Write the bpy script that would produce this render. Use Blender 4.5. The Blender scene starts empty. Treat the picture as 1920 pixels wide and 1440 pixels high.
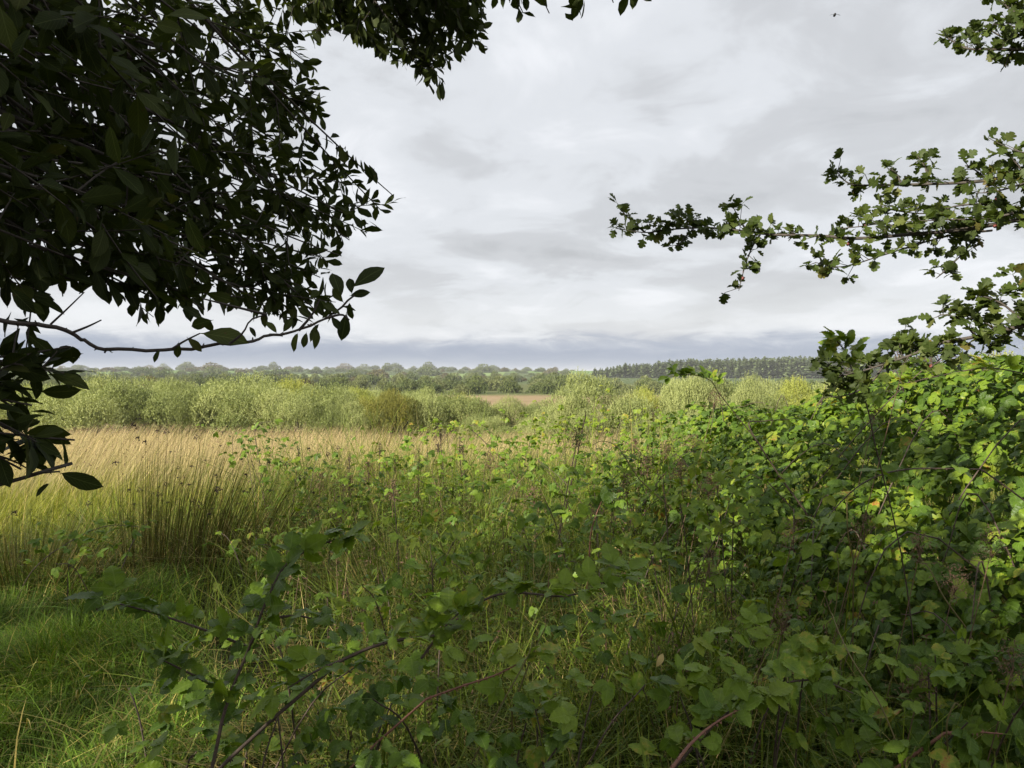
import bpy, math
import numpy as np
from mathutils import Matrix, Vector

# ------------------------------------------------------------------ camera, sky, sun, exposure
SC = bpy.context.scene
COL = SC.collection
F = 1430.0                       # focal length in photo pixels (photo 1920 x 1440)
EYE = np.array([0.0, 0.0, 1.6])
PITCH = math.atan(17.0 / F)      # horizon sits a little above the middle: camera tips down
cam_d = bpy.data.cameras.new('camera')
cam_d.sensor_width = 36.0
cam_d.lens = 36.0 * F / 1920.0
cam_d.clip_start = 0.05
cam_d.clip_end = 9000.0
cam = bpy.data.objects.new('camera', cam_d)
cam.location = EYE
cam.rotation_euler = (math.pi / 2 - PITCH, 0, 0)
COL.objects.link(cam)
SC.camera = cam
SC.view_settings.view_transform = 'Standard'
SC.view_settings.look = 'None'
SC.view_settings.exposure = 1.06
SC.view_settings.gamma = 1.0
SC.view_settings.use_curve_mapping = False
SC.cycles.max_bounces = 7
SC.cycles.diffuse_bounces = 2
SC.cycles.glossy_bounces = 2
SC.cycles.transmission_bounces = 4
SC.cycles.volume_bounces = 0
SC.cycles.transparent_max_bounces = 4
SC.cycles.caustics_reflective = False
SC.cycles.caustics_refractive = False
SC.cycles.sample_clamp_indirect = 4.0
SC.cycles.use_denoising = True
SC.cycles.denoiser = 'OPENIMAGEDENOISE'
SC.cycles.denoising_input_passes = 'RGB_ALBEDO_NORMAL'

SUN_TO = np.array([-0.77, -0.64, 0.0])
SUN_TO = SUN_TO / np.linalg.norm(SUN_TO)
SUN_EL = math.radians(28)
SUN_DIR = np.array([SUN_TO[0] * math.cos(SUN_EL), SUN_TO[1] * math.cos(SUN_EL), math.sin(SUN_EL)])
sun_d = bpy.data.lights.new('sun', 'SUN')
sun_d.energy = 5.0
sun_d.angle = math.radians(0.6)
sun_d.color = (1.0, 0.93, 0.80)
sun = bpy.data.objects.new('sun', sun_d)
sun.rotation_euler = Vector(SUN_DIR).to_track_quat('Z', 'Y').to_euler()
sun.location = (-6, -8, 12)
COL.objects.link(sun)


class NT:
    """small helper for wiring nodes"""
    def __init__(s, tree):
        s.t = tree
        tree.nodes.clear()

    def n(s, kind, **kw):
        nd = s.t.nodes.new(kind)
        for k, v in kw.items():
            if k.startswith('_'):
                setattr(nd, k[1:], v)
        return nd

    def put(s, sock, v):
        if v is None:
            return
        if isinstance(v, bpy.types.NodeSocket):
            s.t.links.new(v, sock)
        else:
            if hasattr(sock.default_value, '__len__') and not hasattr(v, '__len__'):
                v = (v, v, v)
            if sock.type == 'RGBA' and len(v) == 3:
                v = (*v, 1.0)
            sock.default_value = v

    def math(s, op, a, b=None, c=None, clamp=False):
        nd = s.n('ShaderNodeMath', _operation=op, _use_clamp=clamp)
        s.put(nd.inputs[0], a); s.put(nd.inputs[1], b); s.put(nd.inputs[2], c)
        return nd.outputs[0]

    def mix(s, fac, a, b, mode='MIX'):
        nd = s.n('ShaderNodeMix', _data_type='RGBA', _blend_type=mode)
        s.put(nd.inputs[0], fac); s.put(nd.inputs[6], a); s.put(nd.inputs[7], b)
        return nd.outputs[2]

    def ramp(s, fac, stops, interp='LINEAR'):
        nd = s.n('ShaderNodeValToRGB')
        cr = nd.color_ramp
        cr.interpolation = interp
        while len(cr.elements) < len(stops):
            cr.elements.new(0.5)
        for e, (p, c) in zip(cr.elements, stops):
            e.position = p
            e.color = (*c, 1.0) if len(c) == 3 else c
        s.put(nd.inputs[0], fac)
        return nd.outputs[0]

    def noise(s, vec, scale, detail=4.0, rough=0.55, dist=0.0):
        nd = s.n('ShaderNodeTexNoise')
        s.put(nd.inputs['Vector'], vec)
        nd.inputs['Scale'].default_value = scale
        nd.inputs['Detail'].default_value = detail
        nd.inputs['Roughness'].default_value = rough
        nd.inputs['Distortion'].default_value = dist
        return nd.outputs['Fac']

    def sep(s, vec):
        nd = s.n('ShaderNodeSeparateXYZ'); s.put(nd.inputs[0], vec)
        return nd.outputs

    def comb(s, x, y, z):
        nd = s.n('ShaderNodeCombineXYZ')
        s.put(nd.inputs[0], x); s.put(nd.inputs[1], y); s.put(nd.inputs[2], z)
        return nd.outputs[0]


world = bpy.data.worlds.new('World')
SC.world = world
world.use_nodes = True
w = NT(world.node_tree)
sky = w.n('ShaderNodeTexSky', _sky_type='NISHITA')
sky.sun_disc = False
sky.sun_elevation = SUN_EL
sky.sun_rotation = math.atan2(SUN_TO[0], SUN_TO[1])
sky.air_density = 1.2
sky.dust_density = 2.0
dirn = w.n('ShaderNodeTexCoord').outputs['Generated']
dx, dy, dz = w.sep(dirn)
up = w.math('MAXIMUM', dz, 0.0)
den = w.math('ADD', up, 0.20)
p = w.comb(w.math('DIVIDE', dx, den), w.math('DIVIDE', dy, den), 0.0)
big = w.noise(p, 0.85, 5.0, 0.5, 0.5)
p2 = w.n('ShaderNodeVectorMath', _operation='ADD'); w.put(p2.inputs[0], p); p2.inputs[1].default_value = (7.3, 2.1, 3.0)
fine = w.noise(p2.outputs[0], 2.6, 7.0, 0.58, 0.5)
cl = w.math('ADD', w.math('MULTIPLY', big, 0.62), w.math('MULTIPLY', fine, 0.38))
shade = w.ramp(cl, [(0.36, (0.46, 0.475, 0.495)), (0.45, (0.58, 0.597, 0.625)), (0.52, (0.72, 0.745, 0.785)), (0.61, (0.86, 0.88, 0.92))], 'EASE')
zz = w.math('ADD', up, w.math('MULTIPLY', w.math('SUBTRACT', fine, 0.5), 0.05))
band = w.ramp(zz, [(0.0, (0.44, 0.49, 0.58)), (0.026, (0.335, 0.39, 0.50)), (0.043, (0.42, 0.47, 0.57)), (0.056, (0.78, 0.80, 0.84))], 'LINEAR')
cover = w.ramp(zz, [(0.034, (0, 0, 0)), (0.062, (1, 1, 1))])
clouds = w.mix(cover, band, w.mix(0.12, shade, band))
# bright cloud rim just above the far rain band
rim = w.ramp(zz, [(0.05, (0, 0, 0)), (0.068, (0.55, 0.55, 0.55)), (0.12, (0, 0, 0))])
clouds = w.mix(rim, clouds, (0.80, 0.82, 0.84))
skyc = w.mix(1.0, sky.outputs[0], (0.09, 0.09, 0.09), 'MULTIPLY')
total = w.mix(0.95, skyc, clouds)
bg = w.n('ShaderNodeBackground'); w.put(bg.inputs[0], total); bg.inputs[1].default_value = 0.52
out = w.n('ShaderNodeOutputWorld'); w.t.links.new(bg.outputs[0], out.inputs[0])

# ------------------------------------------------------------------ helpers
R0 = np.random.default_rng(11)
CR, CU, CF = np.array([1.0, 0, 0]), np.array([0, math.sin(PITCH), math.cos(PITCH)]), np.array([0, math.cos(PITCH), -math.sin(PITCH)])


def P(px, py, d):
    """photo pixel and depth in metres -> world point"""
    return EYE + d * ((px - 960) / F * CR + (720 - py) / F * CU + CF)


def project(pts):
    q = np.asarray(pts) - EYE
    d = q @ CF
    ds = np.where(d > 0.02, d, 0.02)
    return 960 + F * (q @ CR) / ds, 720 - F * (q @ CU) / ds, d


def inpoly(x, y, poly):
    x = np.asarray(x); y = np.asarray(y)
    ins = np.zeros(x.shape, bool)
    n = len(poly)
    for i in range(n):
        x1, y1 = poly[i]; x2, y2 = poly[(i + 1) % n]
        c = ((y1 > y) != (y2 > y)) & (x < (x2 - x1) * (y - y1) / ((y2 - y1) or 1e-9) + x1)
        ins ^= c
    return ins


def sstep(a, b, x):
    t = np.clip((x - a) / (b - a), 0, 1)
    return t * t * (3 - 2 * t)


def vnoise(x, y, s, seed=0):
    """smooth value noise, numpy"""
    x = np.asarray(x, float) * s + 37.7 * seed; y = np.asarray(y, float) * s - 11.3 * seed
    xi = np.floor(x); yi = np.floor(y); xf = x - xi; yf = y - yi
    h = lambda a, b: np.modf(np.abs(np.sin(a * 127.1 + b * 311.7 + seed * 17.17) * 43758.5453))[0]
    u = xf * xf * (3 - 2 * xf); v = yf * yf * (3 - 2 * yf)
    return (h(xi, yi) * (1 - u) + h(xi + 1, yi) * u) * (1 - v) + (h(xi, yi + 1) * (1 - u) + h(xi + 1, yi + 1) * u) * v


def gz(x, y):
    """height of the ground: level by the camera, a bank down to the bog, low hills far off"""
    x = np.asarray(x, float); y = np.asarray(y, float)
    z = np.interp(y, [-60, 6, 9, 14, 25, 48, 5000], [0, 0, -0.6, -0.9, -1.5, -2.4, -2.4])
    z = z + 0.10 * (vnoise(x, y, 0.5, 3) - 0.5) * np.exp(-np.abs(y) / 40.0)
    far = sstep(380, 1300, np.hypot(x, y))
    hill = 6.5 + 5.5 * np.sin(x * 0.0021 + 2.2) + 4.0 * (vnoise(x, y, 0.0025, 5) - 0.5) + 2.0 * (vnoise(x, y, 0.006, 6) - 0.5)
    return z + far * np.maximum(hill, 0.0)


def unit(v):
    v = np.asarray(v, float)
    return v / np.maximum(np.linalg.norm(v, axis=-1, keepdims=True), 1e-9)


def frames(axis, normal):
    """(k,3) leaf axis and rough normal -> (k,3,3) matrices whose columns are x (along), y (across), z (normal)"""
    x = unit(axis)
    y = unit(np.cross(normal, x))
    z = np.cross(x, y)
    return np.stack([x, y, z], axis=2)


def rnd_dirs(rng, k):
    return unit(rng.normal(size=(k, 3)))


def spline(pts, n):
    """Catmull-Rom through control points, n samples"""
    p = np.asarray(pts, float)
    if len(p) == 2:
        return p[0] + (p[1] - p[0]) * np.linspace(0, 1, n)[:, None]
    e = np.vstack([2 * p[0] - p[1], p, 2 * p[-1] - p[-2]])
    t = np.linspace(0, len(p) - 1 - 1e-6, n)
    i = t.astype(int); f = (t - i)[:, None]
    a, b, c, d = e[i], e[i + 1], e[i + 2], e[i + 3]
    return 0.5 * (2 * b + (c - a) * f + (2 * a - 5 * b + 4 * c - d) * f ** 2 + (3 * b - a - 3 * c + d) * f ** 3)


class Acc:
    """collects triangles of one mesh with a per-vertex tint and leaf coordinate"""
    def __init__(s):
        s.v, s.f, s.t, s.u, s.n = [], [], [], [], 0

    def add(s, v, f, tint=0.0, uv=None):
        v = np.asarray(v, float).reshape(-1, 3); f = np.asarray(f, int).reshape(-1, 3)
        s.v.append(v); s.f.append(f + s.n)
        s.t.append(np.broadcast_to(np.asarray(tint, float), (len(v),)))
        s.u.append(np.zeros((len(v), 2)) if uv is None else np.asarray(uv, float).reshape(-1, 2))
        s.n += len(v)

    def inst(s, base, mats, locs, tint, scale=None):
        bv, bf, bu = base
        k = len(locs)
        if k == 0:
            return
        vv = np.einsum('kij,nj->kni', mats, bv)
        if scale is not None:
            vv = vv * np.asarray(scale).reshape(-1, 1, 1)
        vv = vv + np.asarray(locs)[:, None, :]
        ff = bf[None] + (np.arange(k) * len(bv))[:, None, None]
        s.add(vv, ff, np.repeat(np.broadcast_to(tint, (k,)), len(bv)), np.tile(bu, (k, 1)))

    def tube(s, pts, rad, sides=5, tint=0.0):
        pts = np.asarray(pts, float); n = len(pts)
        rad = np.broadcast_to(np.asarray(rad, float), (n,)) if np.ndim(rad) == 0 or len(np.atleast_1d(rad)) == n else np.interp(np.linspace(0, 1, n), np.linspace(0, 1, len(rad)), rad)
        tg = unit(np.gradient(pts, axis=0))
        ref = np.array([0.13, 0.21, 0.97]) if abs(tg[:, 2]).mean() < 0.8 else np.array([0.95, 0.2, 0.1])
        a = unit(np.cross(tg, ref)); b = np.cross(tg, a)
        th = np.arange(sides) * 2 * math.pi / sides
        ring = pts[:, None] + rad[:, None, None] * (np.cos(th)[None, :, None] * a[:, None] + np.sin(th)[None, :, None] * b[:, None])
        i = np.arange(n - 1)[:, None] * sides; j = np.arange(sides)[None]; j2 = (j + 1) % sides
        q = np.stack([i + j, i + j2, i + sides + j2, i + sides + j], -1).reshape(-1, 4)
        f = np.vstack([q[:, [0, 1, 2]], q[:, [0, 2, 3]]])
        uv = np.stack([np.tile(np.arange(sides) / sides, n), np.repeat(np.linspace(0, 1, n), sides)], 1)
        s.add(ring.reshape(-1, 3), f, tint, uv)

    def mesh(s, name, mat, smooth=True):
        me = bpy.data.meshes.new(name)
        v = np.vstack(s.v) if s.v else np.zeros((0, 3)); f = np.vstack(s.f) if s.f else np.zeros((0, 3), int)
        me.vertices.add(len(v)); me.vertices.foreach_set('co', v.astype(np.float32).ravel())
        me.loops.add(len(f) * 3); me.loops.foreach_set('vertex_index', f.astype(np.int32).ravel())
        me.polygons.add(len(f)); me.polygons.foreach_set('loop_start', (np.arange(len(f)) * 3).astype(np.int32))
        me.polygons.foreach_set('loop_total', np.full(len(f), 3, np.int32))
        if smooth:
            me.polygons.foreach_set('use_smooth', np.ones(len(f), bool))
        me.update(calc_edges=True)
        a = me.attributes.new('tint', 'FLOAT', 'POINT'); a.data.foreach_set('value', np.concatenate(s.t).astype(np.float32))
        a = me.attributes.new('luv', 'FLOAT2', 'POINT'); a.data.foreach_set('vector', np.vstack(s.u).astype(np.float32).ravel())
        me.materials.append(mat)
        return me


def link(name, data, parent=None, loc=None, color0=True):
    o = bpy.data.objects.new(name, data)
    COL.objects.link(o)
    if parent is not None:
        o.parent = parent
    if loc is not None:
        o.location = [float(c) for c in loc]
    o.color = (0, 0, 0, 1)       # red channel carries the leaf tint of single leaves
    return o


def tag(o, label, cat, group=None, kind=None):
    o['label'] = label
    if cat: o['category'] = cat
    if group: o['group'] = group
    if kind: o['kind'] = kind
    return o


def thing(name, base, label, cat, group=None):
    return tag(link(name, None, None, base), label, cat, group)


def part(name, acc, mat, parent, smooth=True, stuff=False):
    o = link(name, acc.mesh(name, mat, smooth), parent)
    if stuff:
        o['kind'] = 'stuff'
    return o


def place(name, mesh, parent, mat3, loc, scale, tint):
    o = link(name, mesh, parent)
    m = np.eye(4); m[:3, :3] = mat3 * scale; m[:3, 3] = loc
    o.matrix_basis = Matrix(m.tolist())
    o.color = (float(tint), 0, 0, 1)
    return o


# ------------------------------------------------------------------ materials
def tint_fac(t):
    oi = t.n('ShaderNodeObjectInfo')
    at = t.n('ShaderNodeAttribute', _attribute_name='tint')
    r = t.sep(oi.outputs['Color'])[0]
    return t.math('ADD', at.outputs['Fac'], r), oi


def leaf_mat(name, stops, under=None, trans=0.3, rough=0.45, spec=0.35, vein=0.25, veins=9.0, spots=0.0, mottle=0.25, tcol=(1.25, 1.3, 0.55)):
    m = bpy.data.materials.new(name); m.use_nodes = True
    t = NT(m.node_tree)
    fac, oi = tint_fac(t)
    if mottle > 0.3:   # turning leaves go yellow in blotches, not all over
        g0 = t.n('ShaderNodeNewGeometry').outputs['Position']
        turn = t.math('MULTIPLY', t.math('GREATER_THAN', fac, 0.78), t.math('MULTIPLY', t.math('SUBTRACT', t.noise(g0, 38.0, 3.0, 0.6), 0.62), 1.1))
        fac = t.math('MINIMUM', t.math('ADD', fac, turn), 1.0)
    col = t.ramp(fac, stops)
    luv = t.n('ShaderNodeAttribute', _attribute_name='luv').outputs['Vector']
    u, v, _ = t.sep(luv)
    pos = t.n('ShaderNodeNewGeometry')
    nz = t.noise(pos.outputs['Position'], 45.0, 3.0, 0.6)
    col = t.mix(mottle, col, t.mix(1.0, col, t.ramp(nz, [(0.3, (0.45, 0.45, 0.4)), (0.7, (1.5, 1.45, 1.3))]), 'MULTIPLY'))
    au = t.math('ABSOLUTE', u)
    if vein > 0:
        mid = t.math('LESS_THAN', au, 0.045)
        side = t.math('FRACT', t.math('SUBTRACT', t.math('MULTIPLY', v, veins), t.math('MULTIPLY', au, veins * 0.38)))
        sv = t.math('LESS_THAN', side, 0.13)
        ln = t.math('MAXIMUM', mid, t.math('MULTIPLY', sv, 0.6))
        col = t.mix(t.math('MULTIPLY', ln, vein), col, t.mix(0.5, col, (0.30, 0.36, 0.12)))
    if spots > 0:
        sp = t.math('GREATER_THAN', t.noise(pos.outputs['Position'], 90.0, 2.0, 0.5), 0.72)
        col = t.mix(t.math('MULTIPLY', sp, spots), col, (0.07, 0.04, 0.02))
    if under is not None:
        col_f = t.mix(pos.outputs['Backfacing'], col, t.mix(0.4, col, under))
    else:
        col_f = col
    pb = t.n('ShaderNodeBsdfPrincipled')
    t.put(pb.inputs['Base Color'], col_f)
    rn = t.math('ADD', rough, t.math('MULTIPLY', t.math('SUBTRACT', nz, 0.5), 0.3))
    t.put(pb.inputs['Roughness'], rn)
    pb.inputs['Specular IOR Level'].default_value = spec
    if vein > 0:
        bp = t.n('ShaderNodeBump'); bp.inputs['Strength'].default_value = 0.35; bp.inputs['Distance'].default_value = 0.002
        t.put(bp.inputs['Height'], t.math('SUBTRACT', nz, ln))
        t.put(pb.inputs['Normal'], bp.outputs[0])
    tr = t.n('ShaderNodeBsdfTranslucent')
    t.put(tr.inputs[0], t.mix(1.0, col, tcol, 'MULTIPLY'))
    ms = t.n('ShaderNodeMixShader'); ms.inputs[0].default_value = trans
    t.t.links.new(pb.outputs[0], ms.inputs[1]); t.t.links.new(tr.outputs[0], ms.inputs[2])
    o = t.n('ShaderNodeOutputMaterial'); t.t.links.new(ms.outputs[0], o.inputs[0])
    return m


def blade_mat(name, root, tip, dry, trans=0.25, rough=0.5, gamma=1.0, drystart=0.7):
    """grass or rush: colour runs from root to tip along the blade, some blades dry"""
    m = bpy.data.materials.new(name); m.use_nodes = True
    t = NT(m.node_tree)
    fac, oi = tint_fac(t)
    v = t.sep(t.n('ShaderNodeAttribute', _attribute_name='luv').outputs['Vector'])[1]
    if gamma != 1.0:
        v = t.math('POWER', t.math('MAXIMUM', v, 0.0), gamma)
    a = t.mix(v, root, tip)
    d = t.ramp(fac, [(drystart - 0.02, (0, 0, 0)), (min(drystart + 0.12, 1.0), (1, 1, 1))])
    a = t.mix(t.math('MULTIPLY', d, 0.9), a, dry)
    val = t.ramp(t.math('FRACT', t.math('MULTIPLY', fac, 13.7)), [(0.0, (0.45, 0.5, 0.42)), (1.0, (1.5, 1.42, 1.25))])
    a = t.mix(1.0, a, val, 'MULTIPLY')
    pb = t.n('ShaderNodeBsdfPrincipled'); t.put(pb.inputs['Base Color'], a)
    pb.inputs['Roughness'].default_value = rough; pb.inputs['Specular IOR Level'].default_value = 0.15
    tr = t.n('ShaderNodeBsdfTranslucent'); t.put(tr.inputs[0], t.mix(1.0, a, (1.25, 1.3, 0.5), 'MULTIPLY'))
    ms = t.n('ShaderNodeMixShader'); ms.inputs[0].default_value = trans
    t.t.links.new(pb.outputs[0], ms.inputs[1]); t.t.links.new(tr.outputs[0], ms.inputs[2])
    o = t.n('ShaderNodeOutputMaterial'); t.t.links.new(ms.outputs[0], o.inputs[0])
    return m


def bark_mat(name, c1, c2, scale=30.0, rough=0.8):
    m = bpy.data.materials.new(name); m.use_nodes = True
    t = NT(m.node_tree)
    pos = t.n('ShaderNodeNewGeometry').outputs['Position']
    nz = t.noise(pos, scale, 5.0, 0.65)
    col = t.ramp(nz, [(0.3, c1), (0.7, c2)])
    pb = t.n('ShaderNodeBsdfPrincipled'); t.put(pb.inputs['Base Color'], col); pb.inputs['Roughness'].default_value = rough
    bp = t.n('ShaderNodeBump'); bp.inputs['Strength'].default_value = 0.6; bp.inputs['Distance'].default_value = 0.004
    t.put(bp.inputs['Height'], nz); t.put(pb.inputs['Normal'], bp.outputs[0])
    o = t.n('ShaderNodeOutputMaterial'); t.t.links.new(pb.outputs[0], o.inputs[0])
    return m


M = {}
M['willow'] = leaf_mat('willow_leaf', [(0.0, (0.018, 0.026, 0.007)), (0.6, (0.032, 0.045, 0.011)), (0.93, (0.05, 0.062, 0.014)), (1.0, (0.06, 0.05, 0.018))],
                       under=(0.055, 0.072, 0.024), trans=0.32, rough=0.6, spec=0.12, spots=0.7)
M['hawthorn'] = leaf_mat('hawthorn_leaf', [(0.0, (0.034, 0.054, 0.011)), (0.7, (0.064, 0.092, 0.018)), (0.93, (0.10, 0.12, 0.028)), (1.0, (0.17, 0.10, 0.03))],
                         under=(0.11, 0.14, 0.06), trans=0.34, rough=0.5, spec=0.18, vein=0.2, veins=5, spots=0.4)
M['bramble'] = leaf_mat('bramble_leaf', [(0.0, (0.036, 0.076, 0.006)), (0.4, (0.080, 0.148, 0.010)), (0.72, (0.155, 0.235, 0.016)), (0.85, (0.25, 0.275, 0.03)), (0.94, (0.30, 0.225, 0.035)), (1.0, (0.27, 0.11, 0.03))],
                        under=(0.13, 0.165, 0.09), trans=0.30, rough=0.45, spec=0.28, vein=0.4, veins=9, spots=0.35, mottle=0.35, tcol=(1.3, 1.35, 0.4))
M['scrub'] = leaf_mat('scrub_leaf', [(0.0, (0.11, 0.14, 0.042)), (0.3, (0.20, 0.235, 0.075)), (0.65, (0.31, 0.34, 0.125)), (1.0, (0.43, 0.435, 0.18))],
                      under=(0.30, 0.34, 0.18), trans=0.22, rough=0.6, spec=0.15, vein=0.0, mottle=0.0)
M['scrub_yellow'] = leaf_mat('scrub_leaf_yellow', [(0.0, (0.19, 0.22, 0.045)), (0.5, (0.30, 0.33, 0.07)), (1.0, (0.42, 0.41, 0.10))],
                             under=(0.32, 0.34, 0.12), trans=0.25, rough=0.6, spec=0.15, vein=0.0, mottle=0.0)
M['scrub_olive'] = leaf_mat('scrub_leaf_olive', [(0.0, (0.10, 0.115, 0.025)), (0.5, (0.19, 0.185, 0.04)), (0.8, (0.25, 0.24, 0.05)), (1.0, (0.21, 0.13, 0.035))],
                            trans=0.22, rough=0.6, spec=0.15, vein=0.0, mottle=0.0)
M['far'] = leaf_mat('far_leaf', [(0.0, (0.055, 0.075, 0.026)), (0.5, (0.095, 0.125, 0.042)), (1.0, (0.17, 0.19, 0.065))], trans=0.12, rough=0.7, spec=0.1, vein=0.0, mottle=0.0)
M['far_pale'] = leaf_mat('far_leaf_pale', [(0.0, (0.11, 0.13, 0.05)), (0.5, (0.16, 0.18, 0.07)), (1.0, (0.22, 0.24, 0.10))], trans=0.12, rough=0.7, spec=0.1, vein=0.0, mottle=0.0)
M['far_brown'] = leaf_mat('far_leaf_brown', [(0.0, (0.075, 0.07, 0.03)), (1.0, (0.15, 0.13, 0.05))], trans=0.1, rough=0.7, spec=0.1, vein=0.0, mottle=0.0)
M['conifer'] = leaf_mat('conifer_needles', [(0.0, (0.085, 0.118, 0.045)), (1.0, (0.18, 0.225, 0.09))], trans=0.08, rough=0.7, spec=0.1, vein=0.0, mottle=0.0)
M['herb'] = leaf_mat('herb_leaf', [(0.0, (0.06, 0.115, 0.018)), (0.7, (0.14, 0.21, 0.03)), (1.0, (0.24, 0.21, 0.05))], trans=0.35, spec=0.15, vein=0.0, mottle=0.0)
M['dead'] = leaf_mat('dead_leaf', [(0.0, (0.14, 0.075, 0.03)), (0.5, (0.42, 0.30, 0.13)), (1.0, (0.55, 0.42, 0.20))], trans=0.2, rough=0.6, vein=0.3, veins=6)
M['lawn'] = blade_mat('lawn_blade', (0.022, 0.045, 0.006), (0.16, 0.27, 0.03), (0.36, 0.29, 0.10), drystart=0.82, trans=0.24)  # root colour darkened to stand in for shade low in the grass
M['tangle'] = blade_mat('tangle_blade', (0.018, 0.030, 0.006), (0.165, 0.225, 0.028), (0.34, 0.26, 0.10), drystart=0.78, trans=0.24)  # near-black roots paint the shade deep between the blades
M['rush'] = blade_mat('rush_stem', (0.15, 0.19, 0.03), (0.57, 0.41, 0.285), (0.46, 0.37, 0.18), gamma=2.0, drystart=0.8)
M['clump'] = blade_mat('rush_clump_stem', (0.065, 0.048, 0.018), (0.075, 0.10, 0.018), (0.24, 0.17, 0.07), drystart=0.86)
M['meadow'] = blade_mat('meadow_blade', (0.07, 0.10, 0.014), (0.30, 0.31, 0.055), (0.48, 0.36, 0.19), drystart=0.70, trans=0.3)
M['straw'] = blade_mat('straw', (0.30, 0.22, 0.10), (0.45, 0.36, 0.18), (0.5, 0.4, 0.22), drystart=0.9)
M['bark'] = bark_mat('willow_bark', (0.035, 0.03, 0.022), (0.12, 0.105, 0.08))
M['twig'] = bark_mat('twig_bark', (0.022, 0.017, 0.013), (0.065, 0.052, 0.04), 120)
M['hawbark'] = bark_mat('hawthorn_bark', (0.03, 0.025, 0.02), (0.09, 0.075, 0.06), 80)
M['cane'] = bark_mat('bramble_cane', (0.035, 0.025, 0.018), (0.10, 0.065, 0.042), 90, 0.7)
M['redcane'] = bark_mat('bramble_cane_red', (0.13, 0.05, 0.035), (0.26, 0.12, 0.07), 90, 0.65)
M['brown'] = bark_mat('dry_seed', (0.075, 0.042, 0.025), (0.21, 0.125, 0.07), 300)
M['darkseed'] = bark_mat('dark_seed', (0.022, 0.014, 0.010), (0.07, 0.04, 0.025), 300)
M['haw'] = bark_mat('haw_berry', (0.09, 0.015, 0.012), (0.17, 0.03, 0.02), 200, 0.35)
M['insect'] = bark_mat('insect_body', (0.01, 0.01, 0.012), (0.02, 0.02, 0.022), 900, 0.4)


def wing_mat():
    m = bpy.data.materials.new('insect_wing'); m.use_nodes = True
    t = NT(m.node_tree)
    a = t.n('ShaderNodeBsdfTransparent'); b = t.n('ShaderNodeBsdfPrincipled')
    b.inputs['Base Color'].default_value = (0.2, 0.19, 0.17, 1); b.inputs['Roughness'].default_value = 0.25
    ms = t.n('ShaderNodeMixShader'); ms.inputs[0].default_value = 0.45
    t.t.links.new(a.outputs[0], ms.inputs[1]); t.t.links.new(b.outputs[0], ms.inputs[2])
    o = t.n('ShaderNodeOutputMaterial'); t.t.links.new(ms.outputs[0], o.inputs[0])
    return m


M['wing'] = wing_mat()


def ground_mat():
    m = bpy.data.materials.new('ground_soil_and_fields'); m.use_nodes = True
    t = NT(m.node_tree)
    pos = t.n('ShaderNodeNewGeometry').outputs['Position']
    x, y, z = t.sep(pos)
    soil = t.ramp(t.noise(pos, 6.0, 6.0, 0.65), [(0.3, (0.018, 0.014, 0.008)), (0.55, (0.035, 0.030, 0.014)), (0.75, (0.06, 0.045, 0.022))])
    flat = t.comb(x, y, 0.0)
    # bog: tan moor grass with greener streaks
    n1 = t.noise(t.comb(t.math('MULTIPLY', x, 0.25), y, 0.0), 0.10, 5.0, 0.6)
    bog = t.ramp(t.math('ADD', t.math('MULTIPLY', n1, 0.6), t.math('MULTIPLY', t.noise(t.comb(t.math('MULTIPLY', x, 0.5), y, 0.0), 0.6, 4.0, 0.7), 0.4)),
                 [(0.36, (0.16, 0.12, 0.06)), (0.46, (0.25, 0.185, 0.105)), (0.54, (0.29, 0.215, 0.13)), (0.60, (0.20, 0.175, 0.08)), (0.70, (0.15, 0.16, 0.06))])
    # far pasture: patchwork of fields
    vo = t.n('ShaderNodeTexVoronoi'); t.put(vo.inputs['Vector'], t.comb(x, t.math('MULTIPLY', y, 0.55), 0.0)); vo.inputs['Scale'].default_value = 0.0062
    pr = t.sep(vo.outputs['Color'])[0]
    past = t.ramp(pr, [(0.0, (0.06, 0.085, 0.035)), (0.5, (0.09, 0.12, 0.045)), (0.62, (0.10, 0.15, 0.05)), (0.8, (0.14, 0.22, 0.06)), (1.0, (0.20, 0.23, 0.09))])
    past = t.mix(0.3, past, t.mix(1.0, past, t.ramp(t.noise(flat, 0.02, 5.0), [(0.3, (0.6, 0.6, 0.6)), (0.7, (1.3, 1.3, 1.3))]), 'MULTIPLY'))
    r = t.math('SQRT', t.math('ADD', t.math('MULTIPLY', x, x), t.math('MULTIPLY', y, y)))
    k1 = t.ramp(t.math('DIVIDE', r, 100.0), [(0.3, (0, 0, 0)), (0.6, (1, 1, 1))])
    k2 = t.ramp(t.math('DIVIDE', t.math('ADD', r, t.math('MULTIPLY', n1, 120.0)), 1000.0), [(0.36, (0, 0, 0)), (0.44, (1, 1, 1))])
    k3 = t.ramp(t.math('DIVIDE', t.math('ADD', y, t.math('MULTIPLY', n1, 30.0)), 1000.0), [(0.155, (0, 0, 0)), (0.172, (1, 1, 1))])
    rough_land = t.ramp(t.noise(flat, 0.05, 4.0), [(0.35, (0.075, 0.09, 0.035)), (0.65, (0.13, 0.14, 0.055))])
    col = t.mix(k2, t.mix(k3, t.mix(k1, soil, bog), rough_land), past)
    pb = t.n('ShaderNodeBsdfPrincipled'); t.put(pb.inputs['Base Color'], col); pb.inputs['Roughness'].default_value = 0.95
    pb.inputs['Specular IOR Level'].default_value = 0.05
    bp = t.n('ShaderNodeBump'); bp.inputs['Strength'].default_value = 0.8; bp.inputs['Distance'].default_value = 0.05
    t.put(bp.inputs['Height'], t.noise(pos, 9.0, 6.0, 0.7)); t.put(pb.inputs['Normal'], bp.outputs[0])
    o = t.n('ShaderNodeOutputMaterial'); t.t.links.new(pb.outputs[0], o.inputs[0])
    return m


M['ground'] = ground_mat()

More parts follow.
